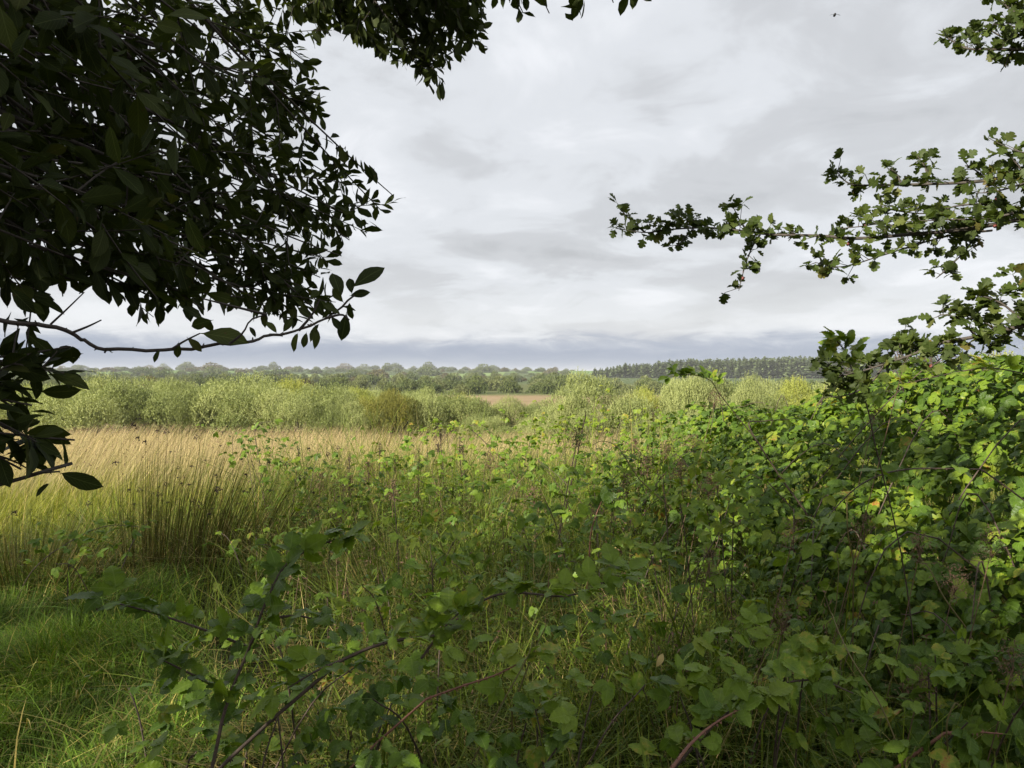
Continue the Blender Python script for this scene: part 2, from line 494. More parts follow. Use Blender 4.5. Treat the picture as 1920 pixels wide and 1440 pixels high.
# ------------------------------------------------------------------ ground sheet to the horizon
rr = np.concatenate([[0.0], np.geomspace(0.6, 4200, 120)])
th = np.linspace(0, 2 * math.pi, 145)[:-1]
gx = (rr[:, None] * np.cos(th)[None]); gy = (rr[:, None] * np.sin(th)[None])
gv = np.stack([gx, gy, gz(gx, gy)], -1).reshape(-1, 3)
nt = len(th)
i = np.arange(len(rr) - 1)[:, None] * nt; j = np.arange(nt)[None]; j2 = (j + 1) % nt
q = np.stack([i + j, i + nt + j, i + nt + j2, i + j2], -1).reshape(-1, 4)
acc = Acc(); acc.add(gv, np.vstack([q[:, [0, 1, 2]], q[:, [0, 2, 3]]]))
ground = link('ground', acc.mesh('ground', M['ground']))
tag(ground, 'open bog and low farmland stretching away to the horizon', 'ground', kind='structure')


# ------------------------------------------------------------------ leaf shapes
def strip_leaf(prof, fold=0.25, curl=0.15, wave=0.0, tiplift=0.0):
    """leaf along +x, length 1: prof = [(t, halfwidth)] with zero width at both ends"""
    n = len(prof)
    v, uv = [], []
    wm = max(w_ for _, w_ in prof)
    for i, (t_, w_) in enumerate(prof):
        z = -curl * t_ * t_ + tiplift * math.sin(t_ * math.pi)
        v.append((t_, 0, z)); uv.append((0, t_))
        wz = wave * math.sin(i * 2.1)
        v.append((t_ - 0.02, w_, z + fold * w_ + wz)); uv.append((w_ / wm, t_))
        v.append((t_ - 0.02, -w_, z + fold * w_ - wz)); uv.append((-w_ / wm, t_))
    f = []
    for i in range(n - 1):
        m0, l0, r0, m1, l1, r1 = 3 * i, 3 * i + 1, 3 * i + 2, 3 * i + 3, 3 * i + 4, 3 * i + 5
        f += [(m0, m1, l1), (m0, l1, l0), (m0, r1, m1), (m0, r0, r1)]
    return np.array(v, float), np.array(f, int), np.array(uv, float)


def lift(base, rot=0.0, scale=1.0, off=(0, 0, 0), tilt=0.0, roll=0.0):
    v, f, u = base
    v = v * scale
    m = np.array(Matrix.Rotation(rot, 3, 'Z') @ Matrix.Rotation(tilt, 3, 'Y') @ Matrix.Rotation(roll, 3, 'X'))
    return v @ m.T + np.array(off), f, u


def join(parts):
    vs, fs, us, n = [], [], [], 0
    for v, f, u in parts:
        vs.append(v); fs.append(f + n); us.append(u); n += len(v)
    return np.vstack(vs), np.vstack(fs), np.vstack(us)


def stalk(a, b, r):
    acc = Acc(); acc.tube(np.array([a, b], float), [r, r * 0.7], 3)
    return np.vstack(acc.v), np.vstack(acc.f), np.vstack(acc.u) * 0


WILLOW = []
for fo, cu, wv in ((0.25, 0.18, 0.01), (0.4, 0.05, 0.02), (0.12, 0.35, 0.015)):
    prof = [(0, 0.006), (0.10, 0.012), (0.22, 0.095), (0.40, 0.175), (0.58, 0.215), (0.74, 0.195), (0.88, 0.115), (1.0, 0.0)]
    WILLOW.append(strip_leaf(prof, fo, cu, wv))
WILLOW_LOW = [strip_leaf([(0, 0.012), (0.24, 0.10), (0.55, 0.215), (0.82, 0.155), (1.0, 0.0)], fo, cu, wv) for fo, cu, wv in ((0.25, 0.18, 0.01), (0.4, 0.05, 0.02), (0.12, 0.35, 0.015))]
HAW = []
for cu, s_ in ((0.1, 1.0), (0.3, 0.92), (-0.05, 1.08)):
    prof = [(0, 0.014), (0.20, 0.018), (0.30, 0.10), (0.38, 0.30 * s_), (0.47, 0.40 * s_), (0.56, 0.37 * s_), (0.58, 0.19), (0.66, 0.33 * s_), (0.76, 0.39 * s_), (0.84, 0.33 * s_), (0.85, 0.17), (0.92, 0.22), (0.98, 0.16), (1.02, 0.0)]
    HAW.append(strip_leaf(prof, 0.22, cu, 0.02))


def bramble_leaflet(wide, fold, curl):
    prof = [(0, 0.01)]
    ts = np.linspace(0.06, 0.97, 15)
    for i, t_ in enumerate(ts):
        w_ = wide * (math.sin(math.pi * t_ ** 0.80) ** 0.68) * (1 - 0.10 * t_)
        prof.append((t_, w_ * (1.04 if i % 2 == 0 else 0.84)))
    prof.append((1.0, 0.0))
    return strip_leaf(prof, fold, curl, 0.022)


def bramble_leaf(n5, fold, curl, seed):
    r = np.random.default_rng(seed)
    ps = [stalk((0, 0, 0), (0.42, 0, 0.02), 0.012)]
    L1 = bramble_leaflet(0.40, fold, curl); L2 = bramble_leaflet(0.36, fold, curl)
    ps.append(lift(L1, r.normal(0, .1), 0.72, (0.48, 0, 0.02), r.normal(0.1, .15), r.normal(0, .15)))
    for s in (1, -1):
        ps.append(lift(L2, s * (1.05 + r.normal(0, .12)), 0.60, (0.40, 0.02 * s, 0.02), r.normal(0.15, .18), r.normal(0, .25)))
        if n5:
            ps.append(lift(L2, s * (2.0 + r.normal(0, .12)), 0.46, (0.38, 0.02 * s, 0.01), r.normal(0.2, .15), r.normal(0, .25)))
    return join(ps)


BRAM = [bramble_leaf(False, 0.2, 0.2, 1), bramble_leaf(False, 0.32, 0.1, 2), bramble_leaf(True, 0.22, 0.25, 3), bramble_leaf(False, 0.1, 0.35, 4), bramble_leaf(True, 0.3, 0.05, 5)]
# coarse version for leaves that show only a few pixels
CO = strip_leaf([(0, 0.02), (0.25, 0.31), (0.6, 0.33), (1.0, 0.0)], 0.2, 0.2)
BRAM_LOW = join([lift(CO, 0, 0.72, (0.45, 0, 0), 0.1), lift(CO, 1.05, 0.6, (0.4, 0, 0), 0.15), lift(CO, -1.05, 0.6, (0.4, 0, 0), 0.15)])
DIAMOND = (np.array([(0, 0, 0), (0.45, 0.17, 0.03), (1, 0, -0.04), (0.45, -0.17, 0.03)], float), np.array([(0, 2, 1), (0, 3, 2)]), np.array([(0, 0), (1, .5), (0, 1), (-1, .5)], float))


def leaf_mesh(name, base, mat):
    a = Acc(); a.add(base[0], base[1], 0.0, base[2]); return a.mesh(name, mat)


ME_WILLOW = [leaf_mesh('leaf', b, M['willow']) for b in WILLOW]
ME_HAW = [leaf_mesh('leaf', b, M['hawthorn']) for b in HAW]
ME_BRAM = [leaf_mesh('leaf', b, M['bramble']) for b in BRAM]


# ------------------------------------------------------------------ bushes of the bog
def make_bush(seed, nlobe, nshoot, squat=0.8, shoot=0.15, leaf=0.026, per=8, wild=1.0, core=0.42):
    """unit bush: half width about 1, height about squat; returns crown and trunk accumulators"""
    r = np.random.default_rng(seed)
    c, rad = [], []
    for k in range(nlobe):
        a = r.uniform(0, 2 * math.pi); q_ = math.sqrt(r.uniform(0, 1)) * 0.68
        R = r.uniform(0.22, 0.42)
        zc = R * 0.5 + (squat - R * 1.45) * (1.0 - 0.75 * (q_ / 0.68) ** 2) * r.uniform(0.25, 1.0) ** 0.6
        q_ *= 1.1
        if k % 5 < 2:
            q_ = r.uniform(0.35, 0.8); zc = R * r.uniform(0.35, 0.9)
        c.append((q_ * math.cos(a), q_ * math.sin(a), zc)); rad.append(R)
    c.append((0, 0, squat * (0.45 if core < 0.5 else 0.3))); rad.append(core)
    c = np.array(c); rad = np.array(rad)
    li = r.choice(len(c), nshoot, p=rad ** 2 / (rad ** 2).sum())
    lt = r.uniform(0, 1, len(c))
    d = rnd_dirs(r, nshoot); d[:, 2] = np.where(d[:, 2] < -0.3, -d[:, 2], d[:, 2])
    rr_ = rad[li] * (1.0 - np.abs(r.normal(0, 0.11, nshoot)) + 0.04 * r.normal(size=nshoot))
    base = c[li] + d * rr_[:, None]
    ok = base[:, 2] > 0.0
    base, d = base[ok], d[ok]; k = len(base)
    ax = unit(d * 0.55 + np.array([0.12, 0, 0.75]) + r.normal(0, 0.33 * wild, (k, 3)))
    sl = shoot * r.uniform(0.25, 1.0, k) ** 1.0 * (0.3 + 1.2 * lt[li[ok]] ** 1.5)
    crown = Acc()
    st = np.clip(0.7 * lt[li[ok]] + 0.3 * r.uniform(0, 1, k), 0, 1)
    for j in range(per):
        loc = base + ax * (sl * j / per)[:, None]
        la = unit(ax * 0.8 + r.normal(0, 0.55, (k, 3)))
        fr = frames(la, unit(d * 1.1 + np.array([0, 0, 0.1]) + r.normal(0, 0.5, (k, 3))))
        crown.inst(DIAMOND, fr, loc, np.clip(st * 0.75 + r.uniform(0, 0.25, k), 0, 1), leaf * r.uniform(0.6, 1.25, k))
    trunk = Acc()
    for k in range(7):
        t_ = c[r.integers(len(c))]
        p0 = np.array([r.normal(0, .08), r.normal(0, .08), -0.06])
        trunk.tube(spline([p0, (p0 * 0.5 + t_ * 0.5) + r.normal(0, .05, 3), t_ + [0, 0, 0.05]], 6), [0.03, 0.012], 4)
    return crown, trunk


BUSH = []
for sd, nl, ns, sq in ((1, 13, 7600, 0.82), (2, 11, 7400, 0.9), (3, 15, 7900, 0.72), (4, 11, 7400, 1.0), (5, 13, 7600, 0.8)):
    BUSH.append(make_bush(sd, nl, ns, sq))
BUSH_TOP = [float(np.percentile(np.vstack(b[0].v)[:, 2], 99.7)) for b in BUSH]
BUSH_ME = [b[0].mesh('crown', M['scrub']) for b in BUSH]
TRUNK_ME = [b[1].mesh('trunk', M['bark']) for b in BUSH]


def bush(px, wpx, top, d, kind, mk, label, name='willow_bush', group='willow bushes of the bog', rz=None, depth=None):
    d = d * 0.80 if d > 35 else d
    x = (px - 960) / F * d; g = float(gz(x, d))
    zt = 1.6 - (top - 703) / F * d
    hw = wpx / 2 / F * d
    sq = BUSH_TOP[kind]
    o = thing(name, (x, d, g - 0.05), label, 'bush', group)
    o.rotation_euler = (0, 0, rz if rz is not None else R0.uniform(0, 6.28))
    s = (hw * 1.12, hw * 1.12 if depth is None else depth, (zt - g) / sq)
    m = min(s[0], s[2] * 1.8)
    o.scale = (s[0], s[1], s[2])
    c = link('crown', BUSH_ME[kind], o); c.material_slots[0].link = 'OBJECT'; c.material_slots[0].material = M[mk]; t_ = link('trunk', TRUNK_ME[kind], o)
    return o


BR = 'willow bushes along the edge of the rush bed'
bush(70, 210, 728, 60, 2, 'scrub', 'pale willow bush half hidden behind the drooping dark leaves', group=BR, rz=0.3)
bush(195, 240, 706, 56, 0, 'scrub', 'pale round topped willow bush behind the tallest tan rushes', group=BR, rz=1.0)
bush(345, 190, 712, 58, 3, 'scrub', 'willow bush with dark gap at its flank, behind tan rushes', group=BR, rz=2.0)
bush(475, 250, 704, 57, 4, 'scrub', 'broad tall willow bush with its top reaching the skyline fields', group=BR, rz=0.4)
bush(585, 180, 722, 54, 1, 'scrub', 'lower grey green willow bush leaning against the broad tall one', group=BR, rz=4.0)
bush(682, 110, 727, 62, 3, 'scrub_yellow', 'bright yellow green bush top showing behind the olive bush', group=BR, rz=1.7)
bush(655, 130, 752, 52, 0, 'scrub', 'small dark based willow bush beside the olive bush', group=BR, rz=5.0)
bush(735, 125, 730, 53, 1, 'scrub_olive', 'olive brown bush standing among the pale willows', 'thorn_bush', BR, rz=2.5)
bush(795, 120, 727, 58, 3, 'scrub', 'upright willow bush with silvery shoots behind the olive bush', group=BR, rz=2.9)
bush(845, 165, 734, 54, 2, 'scrub', 'low spreading willow bush in front of the tan bog strip', group=BR, rz=0.8)
bush(955, 115, 743, 56, 4, 'scrub', 'rounded isolated willow bush with dark shaded base', group=BR, rz=3.7)
bush(1020, 75, 750, 66, 1, 'scrub', 'small dark willow bush beside the big silvery one', group=BR, rz=0.2)
bush(1118, 185, 699, 42, 3, 'scrub', 'big silvery willow bush standing highest above the tangle', group=BR, rz=0.9)
bush(1070, 130, 742, 40, 0, 'scrub', 'skirt of pale willow growth beside the big silvery bush', group=BR, rz=1.9)
bush(1205, 130, 727, 44, 1, 'scrub_yellow', 'yellow green bush on the slope beyond the big silvery willow', group=BR, rz=5.4)
bush(1325, 170, 697, 34, 2, 'scrub', 'willow bush rising behind the bramble mound with one arching cane', group=BR, rz=1.2)
bush(1405, 120, 706, 38, 4, 'scrub', 'pale willow bush in front of the conifer wood', group=BR, rz=3.1)
bush(1490, 170, 710, 40, 3, 'scrub_yellow', 'sunlit yellowish willow bush below the conifer wood', group=BR, rz=2.2)
bush(1640, 230, 716, 36, 1, 'scrub_yellow', 'sunlit yellowish bush glimpsed beneath the hawthorn branch', group=BR, rz=0.5)
bush(1840, 280, 664, 27, 3, 'scrub_yellow', 'tall bright yellow green bush glimpsed behind the hawthorn leaves', group=BR, rz=4.4)
bush(2050, 300, 650, 24, 1, 'scrub', 'tall willow bush beyond the bramble thicket', group=BR, rz=4.0)
for (px, wp, tp, d, kd) in ((1160, 110, 775, 33, 0), (1250, 130, 770, 28, 2), (905, 90, 775, 48, 2), (1350, 150, 745, 26, 0), (990, 120, 785, 44, 4)):
    bush(px, wp, tp, d, kd, 'scrub', 'low pale willow growth filling the gaps between taller bushes', group='low willow growth between the bushes')

for k, (px, wp, tp) in enumerate(((20, 240, 722), (140, 200, 716), (270, 200, 711), (410, 190, 713), (540, 200, 711), (630, 170, 722), (705, 170, 731), (770, 150, 733), (860, 150, 741), (1290, 150, 712), (1440, 160, 714), (1560, 190, 715), (1730, 200, 700))):
    bush(px, wp, tp, 66 if px < 1000 else 50, (0, 2, 4, 1)[k % 4], 'scrub' if k % 4 else 'scrub_yellow', 'hazier willow bush filling in behind the first rank of pale bushes', group='second rank of willow bushes', rz=k * 1.3)

# ---- middle distance scrub and far trees
FARB = [make_bush(20 + k, 12, 700, sq, 0.10, 0.13, 4, 1.0, 0.66) for k, sq in enumerate((0.75, 0.85, 1.05))]
FAR_ME = {mk: [b[0].mesh('crown', M[mk]) for b in FARB] for mk in ('far', 'far_brown', 'far_pale')}
FAR_TR = [b[1].mesh('trunk', M['bark']) for b in FARB]


def far_bush(x, y, hw, h, kind, mk, name, label, cat, group):
    o = thing(name, (x, y, float(gz(x, y)) - 0.26 * h), label, cat, group)
    o.rotation_euler = (0, 0, R0.uniform(0, 6.28))
    o.scale = (hw, hw, 1.24 * h / (0.75, 0.85, 1.05)[kind])
    link('crown', FAR_ME[mk][kind], o); link('trunk', FAR_TR[kind], o)
    return o


r = np.random.default_rng(5)
LS = {'far_pale': 'pale silvery scrub bush in the mass beyond the tan bog strip', 'far': 'dull dark green scrub bush in the mass beyond the tan bog strip', 'far_brown': 'brownish scrub bush in the green mass beyond the tan bog strip'}
rows = [(160, 46, 1.9, 3.2), (195, 44, 2.1, 3.4), (230, 42, 2.3, 3.8), (285, 40, 2.6, 4.4), (350, 40, 3.0, 5.0), (420, 40, 3.4, 5.4)]
for ri, (dist, n, h0, h1) in enumerate(rows):
    for k in range(n):
        px = -100 + 2150 * (k + r.uniform(0.1, 0.9)) / n
        if ri == 0 and 860 < px < 1020 and r.uniform() < 0.2:
            continue
        if ri > 2 and px > 1090:
            continue
        d = dist * r.uniform(0.93, 1.07)
        mk = 'far_pale' if r.uniform() < 0.35 else ('far' if r.uniform() < 0.85 else 'far_brown')
        far_bush((px - 960) / F * d, d, r.uniform(0.9, 1.7) * (h0 + h1) / 2.2, r.uniform(h0, h1) * 0.9, int(r.integers(2)),
                 mk, 'scrub_bush', LS[mk], 'bush', 'scrub bushes beyond the bog strip')
LT = {'far': 'dark green hedgerow tree far off on the low farmland', 'far_brown': 'brownish hedgerow tree far off on the low farmland'}
for dist, n, h in ((500, 90, 3.6), (640, 100, 4.2), (850, 110, 5.0), (1150, 110, 6.0), (1500, 110, 7.0)):
    for k in range(n):
        px = -120 + 2200 * (k + r.uniform(0, 1)) / n
        if px > 1080:
            continue
        d = dist * r.uniform(0.9, 1.1)
        hh = h * r.choice([0.55, 0.75, 0.95, 1.5], p=[0.3, 0.35, 0.25, 0.1])
        mk = 'far' if r.uniform() < 0.75 else 'far_brown'
        far_bush((px - 960) / F * d, d, hh * r.uniform(1.0, 2.4), hh, int(r.integers(3)), mk,
                 'hedgerow_tree', LT[mk], 'tree', 'hedgerow trees on the far farmland')


# ---- conifers
def make_conifer(seed, tall):
    r = np.random.default_rng(seed)
    cr_, tr_ = Acc(), Acc()
    n = 260
    t_ = np.sort(r.uniform(0.10, 1.0, n))
    a = r.uniform(0, 2 * math.pi, n)
    L = 0.17 * (1.02 - t_) ** 0.75 * r.uniform(0.7, 1.3, n) + 0.012
    ax = np.stack([np.cos(a), np.sin(a), r.uniform(-0.1, 0.45, n)], 1)
    loc = np.stack([np.zeros(n), np.zeros(n), t_], 1)
    base = (np.array([(0, 0, 0), (0.5, 0.30, -0.02), (1, 0, -0.05), (0.5, -0.30, -0.02)], float), DIAMOND[1], DIAMOND[2])
    cr_.inst(base, frames(ax + np.array([0, 0, 0.35]), np.array([0, 0, 0.6]) + ax * 0.8 + r.normal(0, .4, (n, 3))), loc, r.uniform(0, 1, n), L)
    cr_.inst(DIAMOND, frames(np.array([[0, 0, 1.0]]), np.array([[1.0, 0, 0]])), np.array([[0, 0, 0.93]]), 0.5, np.array([0.09]))
    tr_.tube([(0, 0, -0.02), (0, 0, 0.5), (0, 0, 0.98)], [0.012, 0.008, 0.002], 4)
    return cr_, tr_


CON = [make_conifer(40 + k, 1) for k in range(4)]
CON_ME = [c[0].mesh('crown', M['conifer']) for c in CON]
CON_TR = [c[1].mesh('trunk', M['bark']) for c in CON]


def conifer(x, y, h, k, label, group, wide=1.0):
    o = thing('conifer', (x, y, float(gz(x, y)) - 0.1), label, 'conifer', group)
    o.rotation_euler = (0, 0, R0.uniform(0, 6.28)); o.scale = (h * wide, h * wide, h)
    link('crown', CON_ME[k], o); link('trunk', CON_TR[k], o)


LC = 'tall slender conifer in the dense plantation on the skyline'
r = np.random.default_rng(8)
for row in range(4):
    n = (90, 80, 70, 55)[row]
    for k in range(n):
        f_ = (k + r.uniform(0.1, 0.9)) / n
        px = 1112 + 640 * f_
        d = 600 + 14 * row + r.uniform(-5, 5) - 60 * f_
        x = (px - 960) / F * d
        topy = np.interp(px, [1110, 1150, 1290, 1450, 1750], [694, 687, 675, 671, 668]) + r.normal(0, 2.0)
        h = 1.6 - (topy - 703) / F * d - float(gz(x, d))
        conifer(x, d, h, int(r.integers(4)), LC, 'conifers of the plantation', r.uniform(2.0, 2.8))
for px, d, tp in ((716, 900, 690), (721, 905, 693)):
    x = (px - 960) / F * d
    conifer(x, d, 1.6 - (tp - 703) / F * d - float(gz(x, d)), 1, 'lone dark conifer breaking the far skyline of hedgerow trees', 'lone conifers on the skyline', 1.9)
for px in (912, 918, 925, 932):
    d = 1000; x = (px - 960) / F * d
    conifer(x, d, 1.6 - (688 + (px % 3) * 2 - 703) / F * d - float(gz(x, d)), 2, 'dark conifer in a small clump on the far skyline', 'small conifer clump on the skyline', 1.6)


# ------------------------------------------------------------------ grasses and rushes (uncountable)
def blades(acc, base, h, w_, az, bend, tint, rows=(0.0, 0.4, 0.75, 1.0), lean=None, wdir=None):
    """tapering bent strips: base (k,3), bend = share of the height thrown sideways at the tip"""
    k = len(base)
    da = np.stack([np.cos(az), np.sin(az), np.zeros(k)], 1)
    wa = az + math.pi / 2 if wdir is None else wdir
    wd = np.stack([np.cos(wa), np.sin(wa), np.zeros(k)], 1)
    V, U = [], []
    nr = len(rows)
    for i, t_ in enumerate(rows):
        up = h * (t_ - 0.38 * np.minimum(bend, 1.3) * t_ * t_)
        pt = base + da * (bend * h * t_ ** 1.8)[:, None]
        if lean is not None:
            pt = pt + lean * (h * t_)[:, None]
        pt = pt + np.array([0, 0, 1.0]) * up[:, None]
        if i < nr - 1:
            ww = (w_ * (1 - 0.55 * t_) / 2)[:, None] * wd
            V += [pt - ww, pt + ww]; U += [(-1, t_), (1, t_)]
        else:
            V.append(pt); U.append((0, 1.0))
    nv = len(V)
    v = np.stack(V, 1)
    f = []
    for i in range(nr - 2):
        a = 2 * i
        f += [(a, a + 1, a + 3), (a, a + 3, a + 2)]
    a = 2 * (nr - 2)
    f.append((a, a + 1, a + 2))
    f = np.array(f)
    ff = f[None] + (np.arange(k) * nv)[:, None, None]
    acc.add(v, ff, np.repeat(np.broadcast_to(tint, (k,)), nv), np.tile(np.array(U, float), (k, 1)))


def wedge(rng, n, y0, y1, u0, u1, power=1.0):
    """points in a wedge in front of the camera, u = x / y"""
    y = (y0 ** (2 * power) + rng.uniform(0, 1, n) * (y1 ** (2 * power) - y0 ** (2 * power))) ** (0.5 / power)
    u = rng.uniform(u0, u1, n)
    return u * y, y


def lawn_mask(x, y):
    """1 where the short grass grows, left of the bramble sprays"""
    u = x / np.maximum(y, 0.1)
    edge = np.interp(y, [1.5, 2.6, 3.6, 4.6, 5.6, 6.5], [-0.50, -0.40, -0.37, -0.44, -0.52, -0.62]) + 0.10 * (vnoise(x, y, 1.4, 9) - 0.5)
    return (1 - sstep(-0.04, 0.06, u - edge)) * (1 - sstep(5.4, 6.2, y))


r = np.random.default_rng(21)
acc = Acc()
x, y = wedge(r, 80000, 1.7, 6.3, -0.95, -0.2, 0.75)
m_ = r.uniform(0, 1, len(x)) < lawn_mask(x, y)
x, y = x[m_], y[m_]; k = len(x)
lump = vnoise(x, y, 2.6, 1)
h = (0.06 + 0.26 * lump ** 1.3 + 0.08 * vnoise(x, y, 7, 2)) * r.uniform(0.55, 1.25, k)
az = 6.3 * vnoise(x, y, 1.6, 4) + r.normal(0, 1.1, k)
blades(acc, np.stack([x, y, gz(x, y) - 0.01], 1), h, np.clip(0.0036 * np.exp(r.normal(0, 0.45, k)), 0.0018, 0.011), az, r.uniform(0.25, 1.3, k), r.uniform(0, 1, k) * 0.98, wdir=az + 1.57 + r.normal(0, .6, k))
x, y = wedge(r, 1700, 1.7, 6.0, -0.95, -0.25, 0.75)
m_ = (lawn_mask(x, y) > 0.4) & (vnoise(x, y, 1.5, 36) > 0.40)
x, y = x[m_], y[m_]; k = len(x)
blades(acc, np.stack([x, y, gz(x, y) + r.uniform(0.02, 0.12, k)], 1), r.uniform(0.10, 0.28, k), r.uniform(0.003, 0.007, k), r.uniform(0, 6.28, k), r.uniform(0.8, 2.2, k), r.uniform(0.88, 0.99, k))
x, y = wedge(r, 1500, 1.7, 6.0, -0.95, -0.25, 0.75)
m_ = (lawn_mask(x, y) > 0.3) & (vnoise(x, y, 2.0, 37) > 0.5)
x, y = x[m_], y[m_]; k = len(x)
blades(acc, np.stack([x, y, gz(x, y)], 1), r.uniform(0.25, 0.5, k), r.uniform(0.004, 0.010, k), r.uniform(0, 6.28, k), r.uniform(0.3, 1.4, k), r.uniform(0, 0.95, k), rows=(0, 0.25, 0.5, 0.7, 0.87, 1.0))
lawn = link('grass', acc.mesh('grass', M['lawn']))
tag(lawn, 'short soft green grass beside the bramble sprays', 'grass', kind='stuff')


def veg_h(x, y):
    """height of the rank grass tangle"""
    u = x / np.maximum(y, 0.1)
    v = 0.34 + 0.10 * sstep(2.2, 4.5, y) + 0.28 * sstep(4.5, 7.5, y) + 0.36 * sstep(7.5, 12.5, y) + 0.10 * sstep(-0.1, 0.25, u)
    return v * (0.65 + 0.7 * vnoise(x, y, 0.9, 7)) * (1 - 0.35 * sstep(-0.25, -0.5, u) * (y < 6))


acc = Acc()
x, y = wedge(r, 130000, 1.5, 17.0, -0.62, 0.85, 0.45)
m_ = (r.uniform(0, 1, len(x)) > lawn_mask(x, y) * 0.97) & (r.uniform(0, 1, len(x)) < 0.25 + 1.2 * vnoise(x, y, 3.0, 15) ** 1.5) & (y < np.interp(x / y, [-0.6, -0.45, -0.33, -0.2, 0.1, 0.3], [7.6, 8.2, 11, 15, 17, 17]))
x, y = x[m_], y[m_]; k = len(x)
H = veg_h(x, y)
h = H * r.uniform(0.35, 1.45, k) * (0.45 + 1.1 * vnoise(x, y, 2.6, 16))
az = 6.3 * vnoise(x, y, 1.2, 14) + r.normal(0, 1.2, k)
bend = r.uniform(0.1, 1.3, k) ** 1.2 + 0.9 * (r.uniform(0, 1, k) < 0.18)
dryp = sstep(0.45, 0.75, vnoise(x, y, 1.1, 31))
tint = np.clip(r.uniform(0, 0.76, k) + 0.5 * dryp * r.uniform(0, 1, k), 0, 0.99)
blades(acc, np.stack([x, y, gz(x, y) - 0.01], 1), h, np.clip(0.0042 * np.exp(r.normal(0, 0.5, k)), 0.002, 0.014) * np.interp(y, [2, 6, 17], [0.9, 1.1, 2.2]), az, bend, tint, wdir=az + 1.57 + r.normal(0, .7, k))
x, y = wedge(r, 9000, 1.5, 9.0, -0.55, 0.85, 0.55)
m_ = (vnoise(x, y, 1.1, 31) > 0.45) & (r.uniform(0, 1, len(x)) > lawn_mask(x, y))
x, y = x[m_], y[m_]; k = len(x)
blades(acc, np.stack([x, y, gz(x, y) + veg_h(x, y) * r.uniform(0, 0.55, k)], 1), r.uniform(0.12, 0.35, k), r.uniform(0.003, 0.008, k), r.uniform(0, 6.28, k), r.uniform(1.2, 2.4, k), r.uniform(0.86, 0.99, k))
# taller blades that come up through the brambles
x, y = wedge(r, 9000, 1.6, 6.5, -0.34, 0.80, 0.65)
m_ = vnoise(x, y, 1.7, 33) > 0.40
x, y = x[m_], y[m_]; k = len(x)
blades(acc, np.stack([x, y, gz(x, y)], 1), r.uniform(0.35, 0.85, k), r.uniform(0.004, 0.0095, k), r.uniform(0, 6.28, k), r.uniform(0.2, 1.4, k), r.uniform(0.0, 0.86, k), rows=(0, 0.25, 0.5, 0.7, 0.87, 1.0))
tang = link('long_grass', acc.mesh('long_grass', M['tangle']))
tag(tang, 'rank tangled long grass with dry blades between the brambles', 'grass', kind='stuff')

# straw stems, pale and thin
acc = Acc()
x, y = wedge(r, 2200, 1.6, 13, -0.55, 0.85, 0.5)
m_ = r.uniform(0, 1, len(x)) > lawn_mask(x, y) * 0.9
x, y = x[m_], y[m_]; k = len(x)
az = r.uniform(0, 6.28, k)
ln = r.normal(0, 0.35, (k, 3)); ln[:, 2] = 0
blades(acc, np.stack([x, y, gz(x, y)], 1), veg_h(x, y) * r.uniform(0.8, 1.5, k), r.uniform(0.0025, 0.0045, k), az, r.uniform(0, 0.7, k), r.uniform(0, 1, k) * 0.9, lean=ln)
x, y = wedge(r, 900, 1.6, 4.2, -0.35, 0.85, 0.7)
k = len(x); ln = r.normal(0, 0.5, (k, 3)); ln[:, 2] = 0
blades(acc, np.stack([x, y, gz(x, y)], 1), r.uniform(0.3, 0.68, k), r.uniform(0.003, 0.0055, k), r.uniform(0, 6.28, k), r.uniform(0, 0.9, k), r.uniform(0, 1, k) * 0.9, lean=ln)
straw = link('straw_stems', acc.mesh('straw_stems', M['straw']))
tag(straw, 'thin pale dry grass stems poking through the green tangle', 'dry grass', kind='stuff')

acc = Acc()
x, y = wedge(r, 620, 2.6, 13, -0.33, 0.6, 0.6)
k = len(x); ln = r.normal(0, 0.18, (k, 3)); ln[:, 2] = 0
hb = veg_h(x, y) * r.uniform(0.9, 1.5, k) + 0.08
b0 = np.stack([x, y, gz(x, y)], 1)
blades(acc, b0, hb, r.uniform(0.004, 0.008, k), r.uniform(0, 6.28, k), r.uniform(0, 0.35, k), r.uniform(0, 0.9, k), lean=ln)
for j in range(10):
    loc = b0 + (ln + np.array([0, 0, 0.96])) * (hb * (0.72 + 0.028 * j))[:, None] + r.normal(0, 0.012, (k, 3))
    acc.inst(DIAMOND, frames(rnd_dirs(r, k), rnd_dirs(r, k)), loc, r.uniform(0, 1, k), r.uniform(0.012, 0.03, k))
o = link('dead_weed_stems', acc.mesh('dead_weed_stems', M['brown']))
tag(o, 'thin brown dead weed stems standing through the grass tangle', 'dead weeds', kind='stuff')

# fine leaved creeping herbs
acc = Acc()
x, y = wedge(r, 2600, 2.0, 15, -0.3, 0.5, 0.55)
m_ = vnoise(x, y, 1.0, 41) > 0.42
x, y = x[m_], y[m_]; k = len(x)
hb = veg_h(x, y) * r.uniform(0.7, 1.15, k)
ax = unit(np.stack([r.normal(0, .35, k), r.normal(0, .35, k), np.ones(k)], 1))
b0 = np.stack([x, y, gz(x, y)], 1)
for j in range(26):
    t_ = 0.3 + 0.7 * (j // 3) / 8.0
    loc = b0 + ax * (hb * t_)[:, None] + r.normal(0, .012, (k, 3))
    d_ = unit(np.stack([r.normal(size=k), r.normal(size=k), r.uniform(0, .8, k)], 1))
    acc.inst(DIAMOND, frames(d_, np.array([0, 0, 1.0]) + r.normal(0, .3, (k, 3))), loc, r.uniform(0, .95, k), r.uniform(0.016, 0.034, k))
herb = link('creeping_herbs', acc.mesh('creeping_herbs', M['herb']))
tag(herb, 'fine leaved creeping herbs woven through the long grass', 'herbs', kind='stuff')

